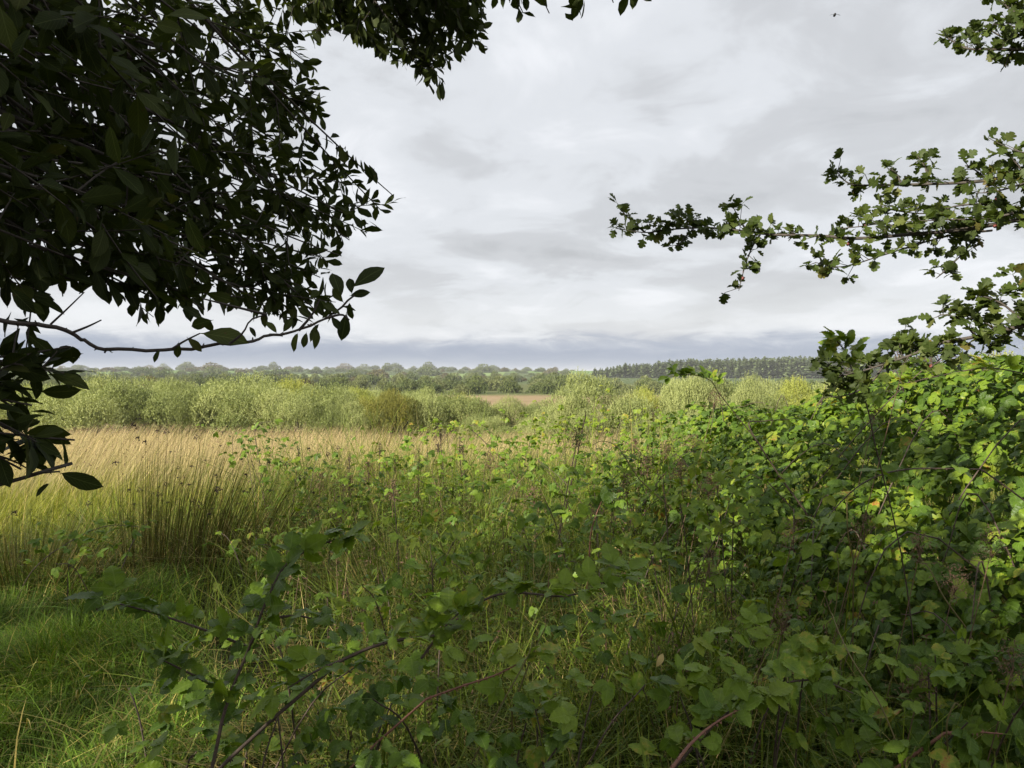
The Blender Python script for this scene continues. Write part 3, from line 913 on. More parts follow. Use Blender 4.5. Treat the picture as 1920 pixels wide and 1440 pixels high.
# upright broad leaved herbs, taller down the slope
acc = Acc()
LANCE = strip_leaf([(0, 0.01), (0.25, 0.13), (0.55, 0.15), (1.0, 0.0)], 0.25, 0.25)
x, y = wedge(r, 1000, 3.6, 15, -0.33, 0.45, 0.6)
m_ = vnoise(x, y, 0.8, 44) > 0.38
x, y = x[m_], y[m_]; k = len(x)
hb = veg_h(x, y) * r.uniform(0.8, 1.25, k) + 0.05
ax = unit(np.stack([r.normal(0.05, .15, k), r.normal(0, .15, k), np.ones(k)], 1))
b0 = np.stack([x, y, gz(x, y)], 1)
for j in range(16):
    t_ = 0.35 + 0.65 * j / 15.0
    loc = b0 + ax * (hb * t_)[:, None]
    a_ = j * 2.4 + r.uniform(0, .8, k)
    d_ = unit(np.stack([np.cos(a_), np.sin(a_), r.uniform(-.1, .7, k)], 1))
    acc.inst(LANCE, frames(d_, np.array([0, 0, 1.0]) + r.normal(0, .3, (k, 3))), loc, np.clip(vnoise(x, y, 0.7, 45) * 0.6 + r.uniform(0, .4, k), 0, .98), r.uniform(0.05, 0.10, k) * (1.15 - 0.5 * t_))
blades(acc, b0, hb, np.full(k, 0.004), r.uniform(0, 6.28, k), np.zeros(k), r.uniform(.5, .98, k), rows=(0, .5, 1.0), lean=ax * np.array([1, 1, 0]))
o = link('tall_herbs', acc.mesh('tall_herbs', M['herb']))
tag(o, 'upright leafy herbs crowding the slope in front of the rush bed', 'herbs', kind='stuff')

# rush bed on the slope and the flat below
acc = Acc()
x, y = wedge(r, 95000, 8.0, 36.0, -0.95, 0.42, 0.42)
u = x / y
start = np.interp(u, [-0.9, -0.55, -0.35, -0.2, 0.1, 0.25, 0.42], [8.0, 8.6, 12, 16, 19, 22, 26]) + 2.0 * (vnoise(x, y, 0.6, 51) - 0.5)
front = np.maximum(start, np.interp(u, [-0.9, -0.4, -0.2], [12.5, 13.5, 16]) + 3.0 * (vnoise(x, y, 0.5, 52) - 0.5))
mg = (y > start) & (y < front + 3.0)
x2, y2 = x[mg], y[mg]; k2 = len(x2)
a2 = Acc()
ln2 = np.stack([r.normal(0.32, 0.2, k2), r.normal(0.0, 0.16, k2), np.zeros(k2)], 1)
blades(a2, np.stack([x2, y2, gz(x2, y2) - 0.02], 1), (0.55 + 0.4 * vnoise(x2, y2, 0.6, 62)) * r.uniform(0.5, 1.25, k2), r.uniform(0.005, 0.011, k2), r.uniform(0, 6.28, k2), r.uniform(0.05, 0.9, k2), np.clip(r.uniform(0, 0.84, k2), 0, .99), rows=(0, 0.4, 0.75, 1.0), lean=ln2)
mo = link('meadow_grass', a2.mesh('meadow_grass', M['meadow']))
tag(mo, 'sunlit yellow green meadow grass between the bank and the tan rushes', 'grass', kind='stuff')
m_ = (y > front) & ((x / y < -0.24) | (vnoise(x, y, 0.35, 57) > 0.5) | (r.uniform(0, 1, len(x)) < 0.25))
x, y = x[m_], y[m_]; k = len(x)
hp = vnoise(x, y, 0.28, 61)
h = (0.85 + 0.45 * hp) * r.uniform(0.6, 1.15, k) * np.interp(y, [8, 14, 50], [0.9, 1.0, 1.05])
lean = np.stack([r.normal(0.36, 0.16, k), r.normal(0.03, 0.12, k), np.zeros(k)], 1)
wv = np.interp(y, [8, 20, 50], [0.006, 0.010, 0.02])
tint = np.clip(r.uniform(0, 0.8, k) + 0.2 * (r.uniform(0, 1, k) < 0.22), 0, 0.99)
blades(acc, np.stack([x, y, gz(x, y) - 0.02], 1), h, wv * r.uniform(0.7, 1.3, k), r.normal(0.1, 0.5, k), r.uniform(0.02, 0.22, k), tint, rows=(0, 0.55, 1.0), lean=lean, wdir=r.normal(0, 0.5, k))
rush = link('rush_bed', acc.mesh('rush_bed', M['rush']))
tag(rush, 'wide bed of tan tipped rushes leaning with the wind below the bank', 'rushes', kind='stuff')
# brown flower tufts in the bed
idx = r.choice(k, 5200, replace=False)
acc = Acc()
tp = np.stack([x, y, gz(x, y)], 1)[idx] + lean[idx] * (h[idx] * 0.9)[:, None] + np.array([0, 0, 1.0]) * (h[idx] * 0.86)[:, None]
for j in range(3):
    acc.inst(DIAMOND, frames(rnd_dirs(r, len(idx)), rnd_dirs(r, len(idx))), tp, r.uniform(0, 1, len(idx)), r.uniform(0.02, 0.045, len(idx)))
o = link('rush_flowers', acc.mesh('rush_flowers', M['brown']))
tag(o, 'small brown flower tufts near the tips of the leaning rushes', 'rush flowers', kind='stuff')


# ------------------------------------------------------------------ soft rush clumps at the bank's edge
def seed_tuft(rng, size):
    a = Acc(); k = 14
    a.inst(DIAMOND, frames(rnd_dirs(rng, k), rnd_dirs(rng, k)), rng.normal(0, size * 0.25, (k, 3)), 0.0, rng.uniform(0.6, 1.1, k) * size)
    return a


TUFT_ME = [seed_tuft(np.random.default_rng(70 + k), 0.022).mesh('seed_head', M['darkseed'], False) for k in range(3)]


def rush_clump(px, py, d, rad, hgt, n, leanx, label, seeds, seed, mat='clump', spread=0.25):
    r = np.random.default_rng(seed)
    c = P(px, py, d); c[2] = float(gz(c[0], c[1]))
    o = thing('rush_clump', c, label, 'rush clump', 'rush clumps at the edge of the bank')
    a = r.uniform(0, 6.28, n); q_ = np.sqrt(r.uniform(0, 1, n)) * rad
    b = np.stack([q_ * np.cos(a), q_ * np.sin(a) * 0.7, np.full(n, -0.02)], 1)
    h = hgt * r.uniform(0.45, 1.05, n)
    ln = np.stack([leanx + b[:, 0] / rad * spread + r.normal(0, .07, n), b[:, 1] / rad * spread + r.normal(0, .07, n), np.zeros(n)], 1)
    acc = Acc()
    wa = r.uniform(-0.8, 0.8, n); az = r.normal(0, 0.6, n); bd = np.abs(r.normal(0, .07, n))
    tint = np.clip(r.uniform(0, 1, n), 0, 0.99)
    blades(acc, b, h, r.uniform(0.003, 0.0052, n), az, bd, tint, rows=(0, 0.5, 1.0), lean=ln, wdir=wa)
    part('stems', acc, M[mat], o, stuff=True)
    for k in r.choice(n, seeds, replace=False):
        t_ = 0.9
        loc = b[k] + ln[k] * h[k] * t_ + np.array([math.cos(az[k]), math.sin(az[k]), 0]) * bd[k] * h[k] * t_ ** 1.8 + np.array([0, 0, h[k] * (t_ - 0.38 * bd[k] * t_ * t_)])
        place('seed_head', TUFT_ME[int(r.integers(3))], o, np.eye(3), loc, r.uniform(0.7, 1.3), 0)
    return o


rush_clump(315, 1090, 5.9, 0.33, 1.42, 400, 0.12, 'tall upright rush clump with dark seed heads beside the short grass', 40, 81)
rush_clump(440, 1070, 6.2, 0.32, 1.15, 420, 0.45, 'rush clump leaning over with brown bases behind the upright clump', 22, 82)
rush_clump(40, 1060, 5.6, 0.45, 0.75, 650, -0.05, 'brown flattened rush clump in the shade of the drooping leaves', 6, 83, spread=0.9)
rush_clump(610, 1000, 6.8, 0.35, 0.95, 420, 0.3, 'short rush clump in the long grass before the rush bed', 10, 84)
rush_clump(800, 960, 7.3, 0.45, 0.95, 420, 0.15, 'thin rush clump standing among seeding docks', 16, 85)
rush_clump(700, 1080, 5.4, 0.40, 0.55, 420, -0.5, 'collapsed tan grass clump behind the small yellowing bramble', 0, 86, mat='straw', spread=0.9)
rush_clump(980, 1080, 4.6, 0.34, 0.50, 420, 0.0, 'dry brown grass hummock above the arching bramble cane', 0, 87, mat='straw', spread=1.0)


# ------------------------------------------------------------------ brambles
def bz(x, y):
    """surface of the bramble thicket on the bank beside the hawthorn; -9 where there is none"""
    u = x / np.maximum(y, 0.1)
    dc = np.interp(u, [0.10, .168, .224, .308, .42, .517, .657, 0.9, 1.3], [9.5, 9, 8, 7, 6, 5.2, 4.4, 3.6, 3.0])
    zc = np.interp(u, [0.10, .168, .224, .308, .42, .517, .657, 0.9, 1.3], [0.80, 0.98, 1.20, 1.40, 1.53, 1.62, 1.70, 1.75, 1.75])
    d0 = np.interp(u, [0.10, .168, .224, .308, .42, .517, .657, 0.9, 1.3], [6.5, 5.2, 4.3, 3.5, 2.9, 2.55, 2.15, 1.75, 1.4])
    t_ = np.clip((y - d0) / (dc - d0), 0, 1)
    z = 0.36 + (zc - 0.36) * (t_ ** 0.72)
    z = z - 0.22 * np.clip(y - dc, 0, 8)
    z = z + 0.34 * (vnoise(x, y, 1.3, 71) - 0.5) * (0.4 + 0.6 * t_) + 0.16 * (vnoise(x, y, 3.2, 72) - 0.5)
    return np.where((u > 0.10) & (y > d0 - 0.5), z, -9.0)


def bramble_leaves(o, base, loc, axis, normal, size, tint, nmax, low_from=2.9, foliage=True):
    """the largest leaves become parts of the bramble, the others one mass"""
    loc = np.asarray(loc); k = len(loc)
    if k == 0:
        return
    fr = frames(axis, normal)
    _, _, dep = project(loc)
    px_, py_, _ = project(loc)
    app = size / np.maximum(dep, 0.2)
    app = np.where((px_ > -40) & (px_ < 1960) & (py_ < 1480) & (dep > 0.2), app, 0)
    order = np.argsort(-app)
    var = R0.integers(0, len(BRAM), k)
    for q_ in order[:nmax]:
        place('leaf', ME_BRAM[var[q_]], o, fr[q_], loc[q_] - base, size[q_], tint[q_])
    rest = order[nmax:]
    if len(rest):
        acc = Acc()
        near = rest[dep[rest] < low_from]; far_ = rest[dep[rest] >= low_from]
        for v_ in range(len(BRAM)):
            s_ = near[var[near] == v_]
            acc.inst(BRAM[v_], fr[s_], loc[s_] - base, tint[s_], size[s_])
        acc.inst(BRAM_LOW, fr[far_], loc[far_] - base, tint[far_], size[far_])
        part('foliage', acc, M['bramble'], o, stuff=True)


def thorny(acc, pts, r0, r1, rng, thorns=True):
    acc.tube(pts, np.linspace(r0, r1, len(pts)), 5)
    if thorns:
        seg = np.linalg.norm(np.diff(pts, axis=0), axis=1).sum()
        n = int(seg / 0.03)
        for k in range(n):
            p_ = pts[int(rng.integers(1, len(pts) - 1))]
            d_ = rng.normal(size=3); d_ /= np.linalg.norm(d_)
            acc.add([p_ + d_ * r0 * 0.6 + [0.003, 0, 0], p_ + d_ * r0 * 0.6 - [0.003, 0, 0.002], p_ + d_ * (r0 + 0.005) - [0, 0, 0.002]], [(0, 1, 2)])


def bramble_bush(cx, cy, rad, n, nleafpart, label, group, seed, tints=(0.1, 0.8), yellow=0.035, depth_spread=0.28, size=(0.048, 0.108)):
    """piece of the thicket: leaves laid over and below the thicket surface, canes arching through it"""
    r = np.random.default_rng(seed)
    a = r.uniform(0, 6.28, n * 2); q_ = rad * np.sqrt(r.uniform(0, 1, n * 2))
    x = cx + q_ * np.cos(a); y = cy + q_ * np.sin(a)
    s = bz(x, y); ok = s > -5
    x, y, s = x[ok][:n], y[ok][:n], s[ok][:n]; k = len(x)
    if k < 5:
        return
    dp = np.abs(r.normal(0, depth_spread, k)) * (r.uniform(0, 1, k) < 0.75)
    g = gz(x, y)
    z = np.maximum(s - dp, g + 0.06)
    base = np.array([cx, cy, float(gz(cx, cy))])
    o = thing('bramble_bush', base, label, 'bramble', group)
    e = 0.12
    gx_ = (np.maximum(bz(x + e, y), 0) - np.maximum(bz(x - e, y), 0)) / (2 * e); gy_ = (np.maximum(bz(x, y + e), 0) - np.maximum(bz(x, y - e), 0)) / (2 * e)
    nrm = unit(np.stack([-np.clip(gx_, -1.5, 1.5), -np.clip(gy_, -1.5, 1.5), np.ones(k)], 1) + r.normal(0, 0.38, (k, 3)))
    axd = rnd_dirs(r, k); axd[:, 1] -= 0.3
    axd = unit(axd - nrm * (axd * nrm).sum(1, keepdims=True) - np.array([0, 0, 0.15]))
    t_ = r.uniform(tints[0], tints[1], k); yl = r.uniform(0, 1, k) < yellow
    t_ = np.where(yl, r.uniform(0.85, 1.0, k), t_)
    bramble_leaves(o, base, np.stack([x, y, z], 1), axd, nrm, r.uniform(size[0], size[1], k), t_, nleafpart)
    acc = Acc()
    for c_ in range(3):
        i0, i1 = r.integers(0, k, 2)
        p0 = np.array([x[i0], y[i0], g[i0]]); p2 = np.array([x[i1], y[i1], s[i1] - 0.02])
        pm = p0 * 0.35 + p2 * 0.65; pm[2] = max(s[i0], s[i1]) + r.uniform(-0.10, 0.08)
        p0 = p0 + (p0 - p2) * 0.3; p0[2] = float(gz(p0[0], p0[1]))
        thorny(acc, spline([p0, pm, p2], 12) - base, 0.0042, 0.002, r, float(cy) < 4)
    part('canes', acc, M['cane'], o, stuff=True)
    return o


GT = 'bramble bushes of the thicket under the hawthorn'
LB = ('low bramble bush along the grassy foot of the thicket, among dry stalks', 'dark leafy bramble bush on the steep face of the thicket beneath the hawthorn', 'sunlit bramble bush on the crest of the thicket before the willows')
sd = 100
# thicket laid out bush by bush over the bank
for (cx, cy, rad, n, npart) in ((1.15, 2.75, .60, 190, 60), (1.75, 2.75, .60, 210, 60), (2.35, 2.9, .65, 200, 40), (1.25, 3.6, .65, 250, 60), (2.0, 3.6, .65, 280, 60),
                               (2.75, 3.8, .7, 230, 30), (1.35, 4.6, .75, 280, 50), (2.15, 4.6, .75, 300, 50), (3.0, 4.8, .8, 240, 20), (1.5, 5.7, .85, 280, 30),
                               (2.4, 5.7, .85, 300, 30), (3.3, 6.0, .95, 240, 10), (1.6, 6.9, .95, 280, 20), (2.6, 6.9, .95, 260, 15), (1.75, 8.2, 1.1, 280, 10), (2.9, 8.2, 1.1, 220, 8), (3.9, 4.2, 1.0, 200, 4), (3.1, 2.6, .7, 60, 4), (3.9, 5.3, 1.0, 260, 4), (3.2, 5.4, .9, 220, 8), (4.6, 6.3, 1.2, 240, 2)):
    sd += 1
    bramble_bush(cx, cy, rad, int(n * 2.4), npart, LB[0] if cy < 3.2 else (LB[1] if cy < 5.2 else LB[2]), GT, sd, (0.0, 0.82) if cy < 5 else (0.1, 0.82))

# separate low brambles in the grass
def loose_bramble(px, py, d, rx, rz_, n, npart, label, seed, tints=(0.3, 0.8), yellow=0.05, size=(0.05, 0.095), name='bramble_plant'):
    r = np.random.default_rng(seed)
    c = P(px, py, d)
    g = float(gz(c[0], c[1]))
    base = np.array([c[0], c[1], g])
    o = thing(name, base, label, 'bramble', 'separate bramble plants in the grass')
    loc = c + np.stack([r.normal(0, rx * 0.5, n), r.normal(0, rx * 0.5, n), r.normal(0, rz_ * 0.5, n)], 1)
    loc[:, 2] = np.maximum(loc[:, 2], g + 0.05)
    nrm = unit(np.array([0, -0.35, 1.0]) + r.normal(0, 0.4, (n, 3)))
    ax = rnd_dirs(r, n); ax = unit(ax - nrm * (ax * nrm).sum(1, keepdims=True) - np.array([0, 0, .15]))
    t_ = np.where(r.uniform(0, 1, n) < yellow, r.uniform(0.86, 1.0, n), r.uniform(tints[0], tints[1], n))
    bramble_leaves(o, base, loc, ax, nrm, r.uniform(size[0], size[1], n), t_, npart)
    acc = Acc()
    for k in range(max(3, n // 12)):
        e = loc[int(r.integers(n))]
        p0 = base + np.array([r.normal(0, rx * .3), r.normal(0, rx * .3), 0])
        thorny(acc, spline([p0, (p0 * 0.4 + e * 0.6) + [0, 0, 0.12], e], 10) - base, 0.004, 0.002, r, d < 4)
    part('canes', acc, M['cane'], o, stuff=True)
    return o


loose_bramble(785, 985, 4.4, 0.26, 0.16, 34, 34, 'small bramble plant with a few orange leaves in the long grass', 201, (0.66, 0.88), 0.14)
loose_bramble(1345, 935, 3.6, 0.34, 0.22, 60, 60, 'bright green bramble plant with ochre leaves below the thicket', 202, (0.66, 0.87), 0.06)
loose_bramble(1240, 1010, 3.5, 0.24, 0.14, 30, 30, 'bramble plant with ochre yellow leaves beside a dark hollow', 203, (0.64, 0.88), 0.15)
loose_bramble(1120, 790, 9.5, 0.9, 0.30, 150, 40, 'sunlit yellowing bramble mound beyond the dark dead stem', 204, (0.7, 0.92), 0.15)
loose_bramble(1010, 810, 9.8, 0.6, 0.20, 70, 20, 'sunlit bramble mound with reddish leaves at the rush bed edge', 205, (0.65, 0.9), 0.15)
loose_bramble(830, 800, 10.2, 0.7, 0.14, 60, 20, 'low straggling bramble lying over the tan rushes', 206, (0.6, 0.9), 0.2)
loose_bramble(470, 830, 8.2, 0.4, 0.22, 60, 30, 'dark leaved bramble scrambling up between the rushes', 207, (0.3, 0.86), 0.1)
loose_bramble(560, 880, 7.4, 0.5, 0.2, 60, 20, 'bramble sprawling at the foot of the rush bed', 208, (0.3, 0.8), 0.05)
loose_bramble(170, 1010, 5.0, 0.35, 0.15, 40, 30, 'small pale leaved bramble beside the brown flattened rushes', 209, (0.3, 0.75), 0.02, (0.05, 0.085))
loose_bramble(1460, 1230, 2.35, 0.30, 0.14, 40, 40, 'bramble plant with broad fresh leaves low in the grass', 210, (0.64, 0.87), 0.04, (0.06, 0.105))
loose_bramble(1760, 1250, 2.4, 0.35, 0.2, 46, 46, 'dark leaved bramble plant with yellow leaf low beside dry flower heads', 211, (0.1, 0.8), 0.05)
loose_bramble(1720, 1400, 2.15, 0.28, 0.1, 30, 30, 'low bramble plant with one yellow blotched leaf in pale straw', 212, (0.2, 0.8), 0.06)
loose_bramble(1340, 1330, 2.15, 0.22, 0.12, 22, 22, 'low bramble with dull yellow leaflets in the dark grass', 213, (0.4, 0.86), 0.1, (0.06, 0.095))
loose_bramble(1020, 1330, 2.2, 0.22, 0.10, 20, 20, 'low bramble with mustard coloured leaves amid crossed dry stems', 214, (0.55, 0.88), 0.12, (0.06, 0.095))
loose_bramble(640, 1340, 2.2, 0.36, 0.16, 40, 40, 'dark shaded bramble plant at the foot of the arching cane', 215, (0.0, 0.5), 0.0)
loose_bramble(330, 1330, 2.3, 0.22, 0.14, 16, 16, 'few bramble leaves hugging the grass edge', 216, (0.1, 0.7), 0.0)
loose_bramble(1200, 860, 7.2, 0.6, 0.3, 110, 30, 'bramble clump mixed with brown seed stems on the slope', 217, (0.3, 0.85), 0.08)
loose_bramble(1050, 900, 6.6, 0.5, 0.25, 70, 20, 'bramble clump at the base of the dark dead stem', 218, (0.2, 0.75), 0.04)
loose_bramble(900, 1010, 5.2, 0.4, 0.12, 40, 20, 'scattered bramble leaves in the middle of the long grass', 219, (0.2, 0.7), 0.04)


for k, (px, py, d, n, lab) in enumerate((
        (560, 1010, 5.4, 40, 'bramble patch sprawling behind the upright cane'), (690, 1110, 3.6, 34, 'bramble patch beneath the small orange leaved plant'), (860, 1075, 4.0, 34, 'bramble patch hugging the dry brown hummock'),
        (1010, 985, 4.9, 44, 'bramble patch at the foot of the tall dark stem'), (1130, 1000, 4.0, 40, 'bramble patch around the short red cane'), (1180, 1180, 2.9, 34, 'bramble patch beside the pale dead leaf'),
        (760, 1270, 2.4, 34, 'dark bramble patch under the long arching cane'), (900, 1400, 2.0, 26, 'dark bramble patch among crossed straw stalks'), (480, 1400, 2.0, 30, 'dark bramble patch around the foot of the upright cane'),
        (560, 1250, 2.4, 26, 'bramble patch between the two arching canes'), (660, 930, 6.4, 46, 'bramble patch in front of the dock spikes'), (880, 900, 6.8, 46, 'bramble patch beside the thin rush clump'),
        (1130, 900, 5.6, 60, 'bramble patch climbing toward the thicket'), (760, 860, 8.2, 50, 'sunlit bramble patch below the rush bed'), (960, 850, 8.4, 60, 'sunlit yellowing bramble patch on the slope'))):
    loose_bramble(px, py, d, 0.30 + 0.035 * d, 0.13 + 0.016 * d, int(n * (1.2 if d < 4.5 else 2.3)), 24 if d < 5 else 10, lab, 230 + k, ((0.0, 0.6) if k % 2 else (0.3, 0.86)) if py > 1150 else (0.3, 0.88), 0.05)


def cane(pts, depths, label, seed, r0=0.0045, r1=0.002, spacing=0.06, size=(0.075, 0.115), tints=(0.35, 0.8), yellow=0.0, mat='cane', side=(), leaf_from=0.1, group='single arching bramble canes', name='bramble_cane', droop=0.1):
    """one arching cane traced through the photo, side shoots as (points, depths)"""
    r = np.random.default_rng(seed)
    lines = [(pts, depths)] + list(side)
    p3 = [spline([P(px, py, d) for (px, py), d in zip(ps, np.interp(np.linspace(0, 1, len(ps)), np.linspace(0, 1, len(ds)), ds))], 28) for ps, ds in lines]
    base = p3[0][0].copy(); base[2] = float(gz(base[0], base[1]))
    o = thing(name, base, label, 'bramble', group)
    acc = Acc()
    tg0 = unit(p3[0][2] - p3[0][0]); hh_ = max(p3[0][0][2] - base[2], 0.02)
    root = p3[0][0] - tg0 * hh_ * 0.8; root[2] = float(gz(root[0], root[1])) - 0.02
    ctl = p3[0][0] - tg0 * hh_ * 0.45; ctl[2] = p3[0][0][2] - hh_ * 0.38
    first = spline([root, ctl, p3[0][0], p3[0][4]], 16)
    cut = int(np.argmin(np.linalg.norm(first - p3[0][0], axis=1)))
    thorny(acc, np.vstack([first[:cut], p3[0]]) - base, r0, r1, r)
    for q_ in p3[1:]:
        thorny(acc, q_ - base, r0 * 0.7, r1 * 0.8, r)
    part('stem', acc, M[mat], o)
    LOC, AX, NR = [], [], []
    for q_ in p3:
        ln = np.linalg.norm(np.diff(q_, axis=0), axis=1).sum()
        n = max(2, int(ln / spacing))
        for j in range(n):
            t_ = leaf_from + (1 - leaf_from) * (j + 0.5) / n
            f_ = t_ * (len(q_) - 1); i_ = min(int(f_), len(q_) - 2)
            pt = q_[i_] * (1 - f_ + i_) + q_[i_ + 1] * (f_ - i_)
            tg = unit(q_[i_ + 1] - q_[i_])
            sd_ = unit(np.cross(tg, [0, 0, 1])) * (1 if j % 2 else -1)
            LOC.append(pt); AX.append(unit(tg * 0.5 + sd_ * 0.8 + np.array([0, 0, 0.35]) + r.normal(0, .3, 3)))
            NR.append(unit(np.array([0, -0.45, 1.0]) + r.normal(0, .35, 3)))
        LOC.append(q_[-1]); AX.append(unit(q_[-1] - q_[-3])); NR.append(unit(np.array([0, -.4, 1.0])))
    k = len(LOC)
    t_ = np.where(r.uniform(0, 1, k) < yellow, r.uniform(0.86, 1, k), r.uniform(tints[0], tints[1], k))
    bramble_leaves(o, base, LOC, np.array(AX), np.array(NR), r.uniform(size[0], size[1], k), t_, 200)
    return o


cane([(400, 1430), (425, 1320), (465, 1220), (500, 1125), (540, 1055), (610, 1018), (650, 1010)], [1.75, 1.95], 'upright bramble cane with paired side shoots over the short grass edge', 301, 0.0055,
     side=[([(470, 1215), (380, 1180), (290, 1150), (215, 1130)], [1.88, 1.75]), ([(440, 1310), (380, 1275), (330, 1250), (300, 1235)], [1.85, 1.75]), ([(500, 1160), (560, 1155), (620, 1170)], [1.9, 1.95])], spacing=0.027, size=(0.055, 0.092), tints=(0.2, 0.72))
cane([(640, 1238), (700, 1212), (760, 1198), (820, 1190), (870, 1150), (925, 1117), (985, 1112), (1060, 1118), (1130, 1095), (1160, 1080)], [1.75, 1.95], 'long arching bramble cane bending over the middle of the grass', 302, 0.005,
     side=[([(790, 1235), (830, 1180), (860, 1150)], [1.8, 1.82]), ([(640, 1238), (590, 1260), (540, 1290)], [1.75, 1.7])], spacing=0.029, size=(0.058, 0.095), tints=(0.5, 0.84))
cane([(1460, 890), (1405, 800), (1430, 790), (1490, 785)], [4.3, 4.4], 'brown broken bramble cane hooked over the thicket edge', 303, 0.006, spacing=0.16, leaf_from=0.5)
cane([(1390, 790), (1350, 740), (1330, 712), (1290, 702), (1262, 706)], [5.2, 5.0], 'bramble cane arching up across the willow bush top', 304, 0.004, spacing=0.05, size=(0.08, 0.12), tints=(0.4, 0.85), leaf_from=0.35)
cane([(1640, 830), (1625, 760), (1600, 700), (1585, 660), (1570, 640)], [2.6, 2.5], 'fresh green shoot standing above the hawthorn branch tip', 305, 0.0025, spacing=0.028, size=(0.055, 0.085), tints=(0.8, 0.9), leaf_from=0.45)  # light leaves, tint raised to stand in for sun on the shoot
cane([(1840, 880), (1700, 880), (1620, 905), (1560, 960), (1530, 1010)], [2.8, 2.7], 'arching reddish cane crossing the dark hollow of the thicket', 306, 0.0035, spacing=0.12, leaf_from=0.0)
cane([(1105, 1045), (1108, 1000), (1118, 965), (1128, 940)], [4.1, 4.1], 'short bright red cane standing in the long grass', 307, 0.006, spacing=0.12, mat='redcane', leaf_from=0.6, tints=(0.0, 0.3))
cane([(1260, 1440), (1300, 1390), (1350, 1350), (1420, 1315)], [1.9, 2.1], 'thick dull red cane rising out of the dry grass', 308, 0.006, spacing=0.09, mat='redcane', leaf_from=0.55, tints=(0.3, 0.8))
cane([(1300, 1400), (1360, 1340), (1440, 1290), (1530, 1275), (1600, 1300)], [2.15, 2.2], 'brown cane curving low over the straw below the brambles', 309, 0.005, spacing=0.1, tints=(0.3, 0.8))
cane([(800, 1310), (870, 1285), (930, 1265), (990, 1235)], [2.05, 2.15], 'thin bare reddish cane crossing dry stems', 310, 0.0035, spacing=0.3, mat='redcane', leaf_from=0.6, tints=(0.6, 0.9))
cane([(1770, 1375), (1820, 1372), (1880, 1376)], [2.2, 2.2], 'prickly orange brown cane lying on pale straw', 311, 0.006, spacing=0.4, mat='redcane', leaf_from=0.9)
cane([(100, 1035), (160, 1000), (210, 985), (260, 988)], [5.2, 5.3], 'dark thin cane arching before the rush clump', 312, 0.004, spacing=0.09, size=(0.06, 0.09), tints=(0.3, 0.7))
cane([(480, 830), (478, 810), (486, 795), (510, 790)], [8.2, 8.2], 'brown bramble cane poking above the rushes', 313, 0.006, spacing=0.12, tints=(0.5, 0.9), yellow=0.2)
cane([(900, 820), (880, 800), (905, 798), (925, 815)], [9.6, 9.6], 'arching brown cane hooked against the rush bed', 314, 0.007, spacing=0.16, tints=(0.6, 0.95), yellow=0.2)
cane([(1920, 700), (1850, 690), (1760, 705), (1700, 720), (1660, 735)], [3.4, 3.3], 'yellow green cane trailing along the thicket crest', 315, 0.004, spacing=0.05, tints=(0.65, 0.86), yellow=0.05)


# ------------------------------------------------------------------ dry flower heads, dead stems, docks
def seed_blob(rng, n, h, wid, size):
    a = Acc()
    t_ = rng.uniform(0, 1, n)
    p_ = np.stack([rng.normal(0, wid * 0.4, n) * (0.3 + 0.7 * (1 - t_)), rng.normal(0, wid * 0.4, n) * (0.3 + 0.7 * (1 - t_)), t_ * h], 1)
    for j in range(3):
        a.inst(DIAMOND, frames(rnd_dirs(rng, n), rnd_dirs(rng, n)), p_ + rng.normal(0, size * 0.3, (n, 3)), rng.uniform(0, 1, n), size * rng.uniform(0.7, 1.3, n))
    for j in range(12):
        e = p_[int(rng.integers(n))]
        a.tube([(0, 0, e[2] * 0.3), e], [0.0012, 0.0007], 3)
    return a


def dry_head(px, py, d, label, seed, group, h=0.12, wid=0.11, n=120, size=0.009, mat='brown', lean=0.25, name='dried_flower_head', cat='dry plant', sr=0.0018):
    r = np.random.default_rng(seed)
    top = P(px, py, d); g = float(gz(top[0], top[1]))
    base = np.array([top[0] - lean * (top[2] - g), top[1], g])
    o = thing(name, base, label, cat, group)
    b = Acc()
    foot = top - np.array([0, 0, h * 0.6]) - base
    b.tube(spline([(0, 0, -0.02), foot * 0.5 + r.normal(0, .01, 3), foot + [0, 0, h * 0.4]], 8), [sr * 1.4, sr], 4)
    part('stem', b, M[mat], o)
    a = seed_blob(r, n, h, wid, size)
    s = link('seed_head', a.mesh('seed_head', M[mat], False), o, foot); s['kind'] = 'stuff'
    return o


for k, (px, py, d) in enumerate(((1488, 995, 2.9), (1622, 985, 2.9), (1725, 1020, 2.7), (1860, 1015, 2.6), (1790, 1085, 2.6), (1330, 1050, 3.1), (1470, 1150, 2.6), (1725, 1275, 2.3), (1640, 770, 4.2), (1700, 650, 2.9), (1340, 745, 4.6), (1900, 1235, 2.3))):
    dry_head(px, py, d, 'dried brown flower head standing among the bramble leaves', 400 + k, 'dried flower heads in the brambles')
for k, (px, py, d) in enumerate(((822, 838, 7.4), (826, 820, 7.5), (862, 832, 7.6), (868, 842, 7.3), (655, 862, 7.6), (785, 858, 7.2), (712, 838, 7.8), (1215, 800, 7.6), (1225, 790, 7.8), (740, 870, 7.0), (560, 850, 7.5))):
    dry_head(px, py, d, 'dark dead dock spike rising out of the long grass', 430 + k, 'dead dock spikes in the long grass', h=0.08 + 0.14 * ((k * 37) % 11) / 10, wid=0.045, n=60, size=0.014, mat='darkseed', lean=0.22 * (((k * 53) % 13) / 12 - 0.35), name='dock_spike', sr=0.003)
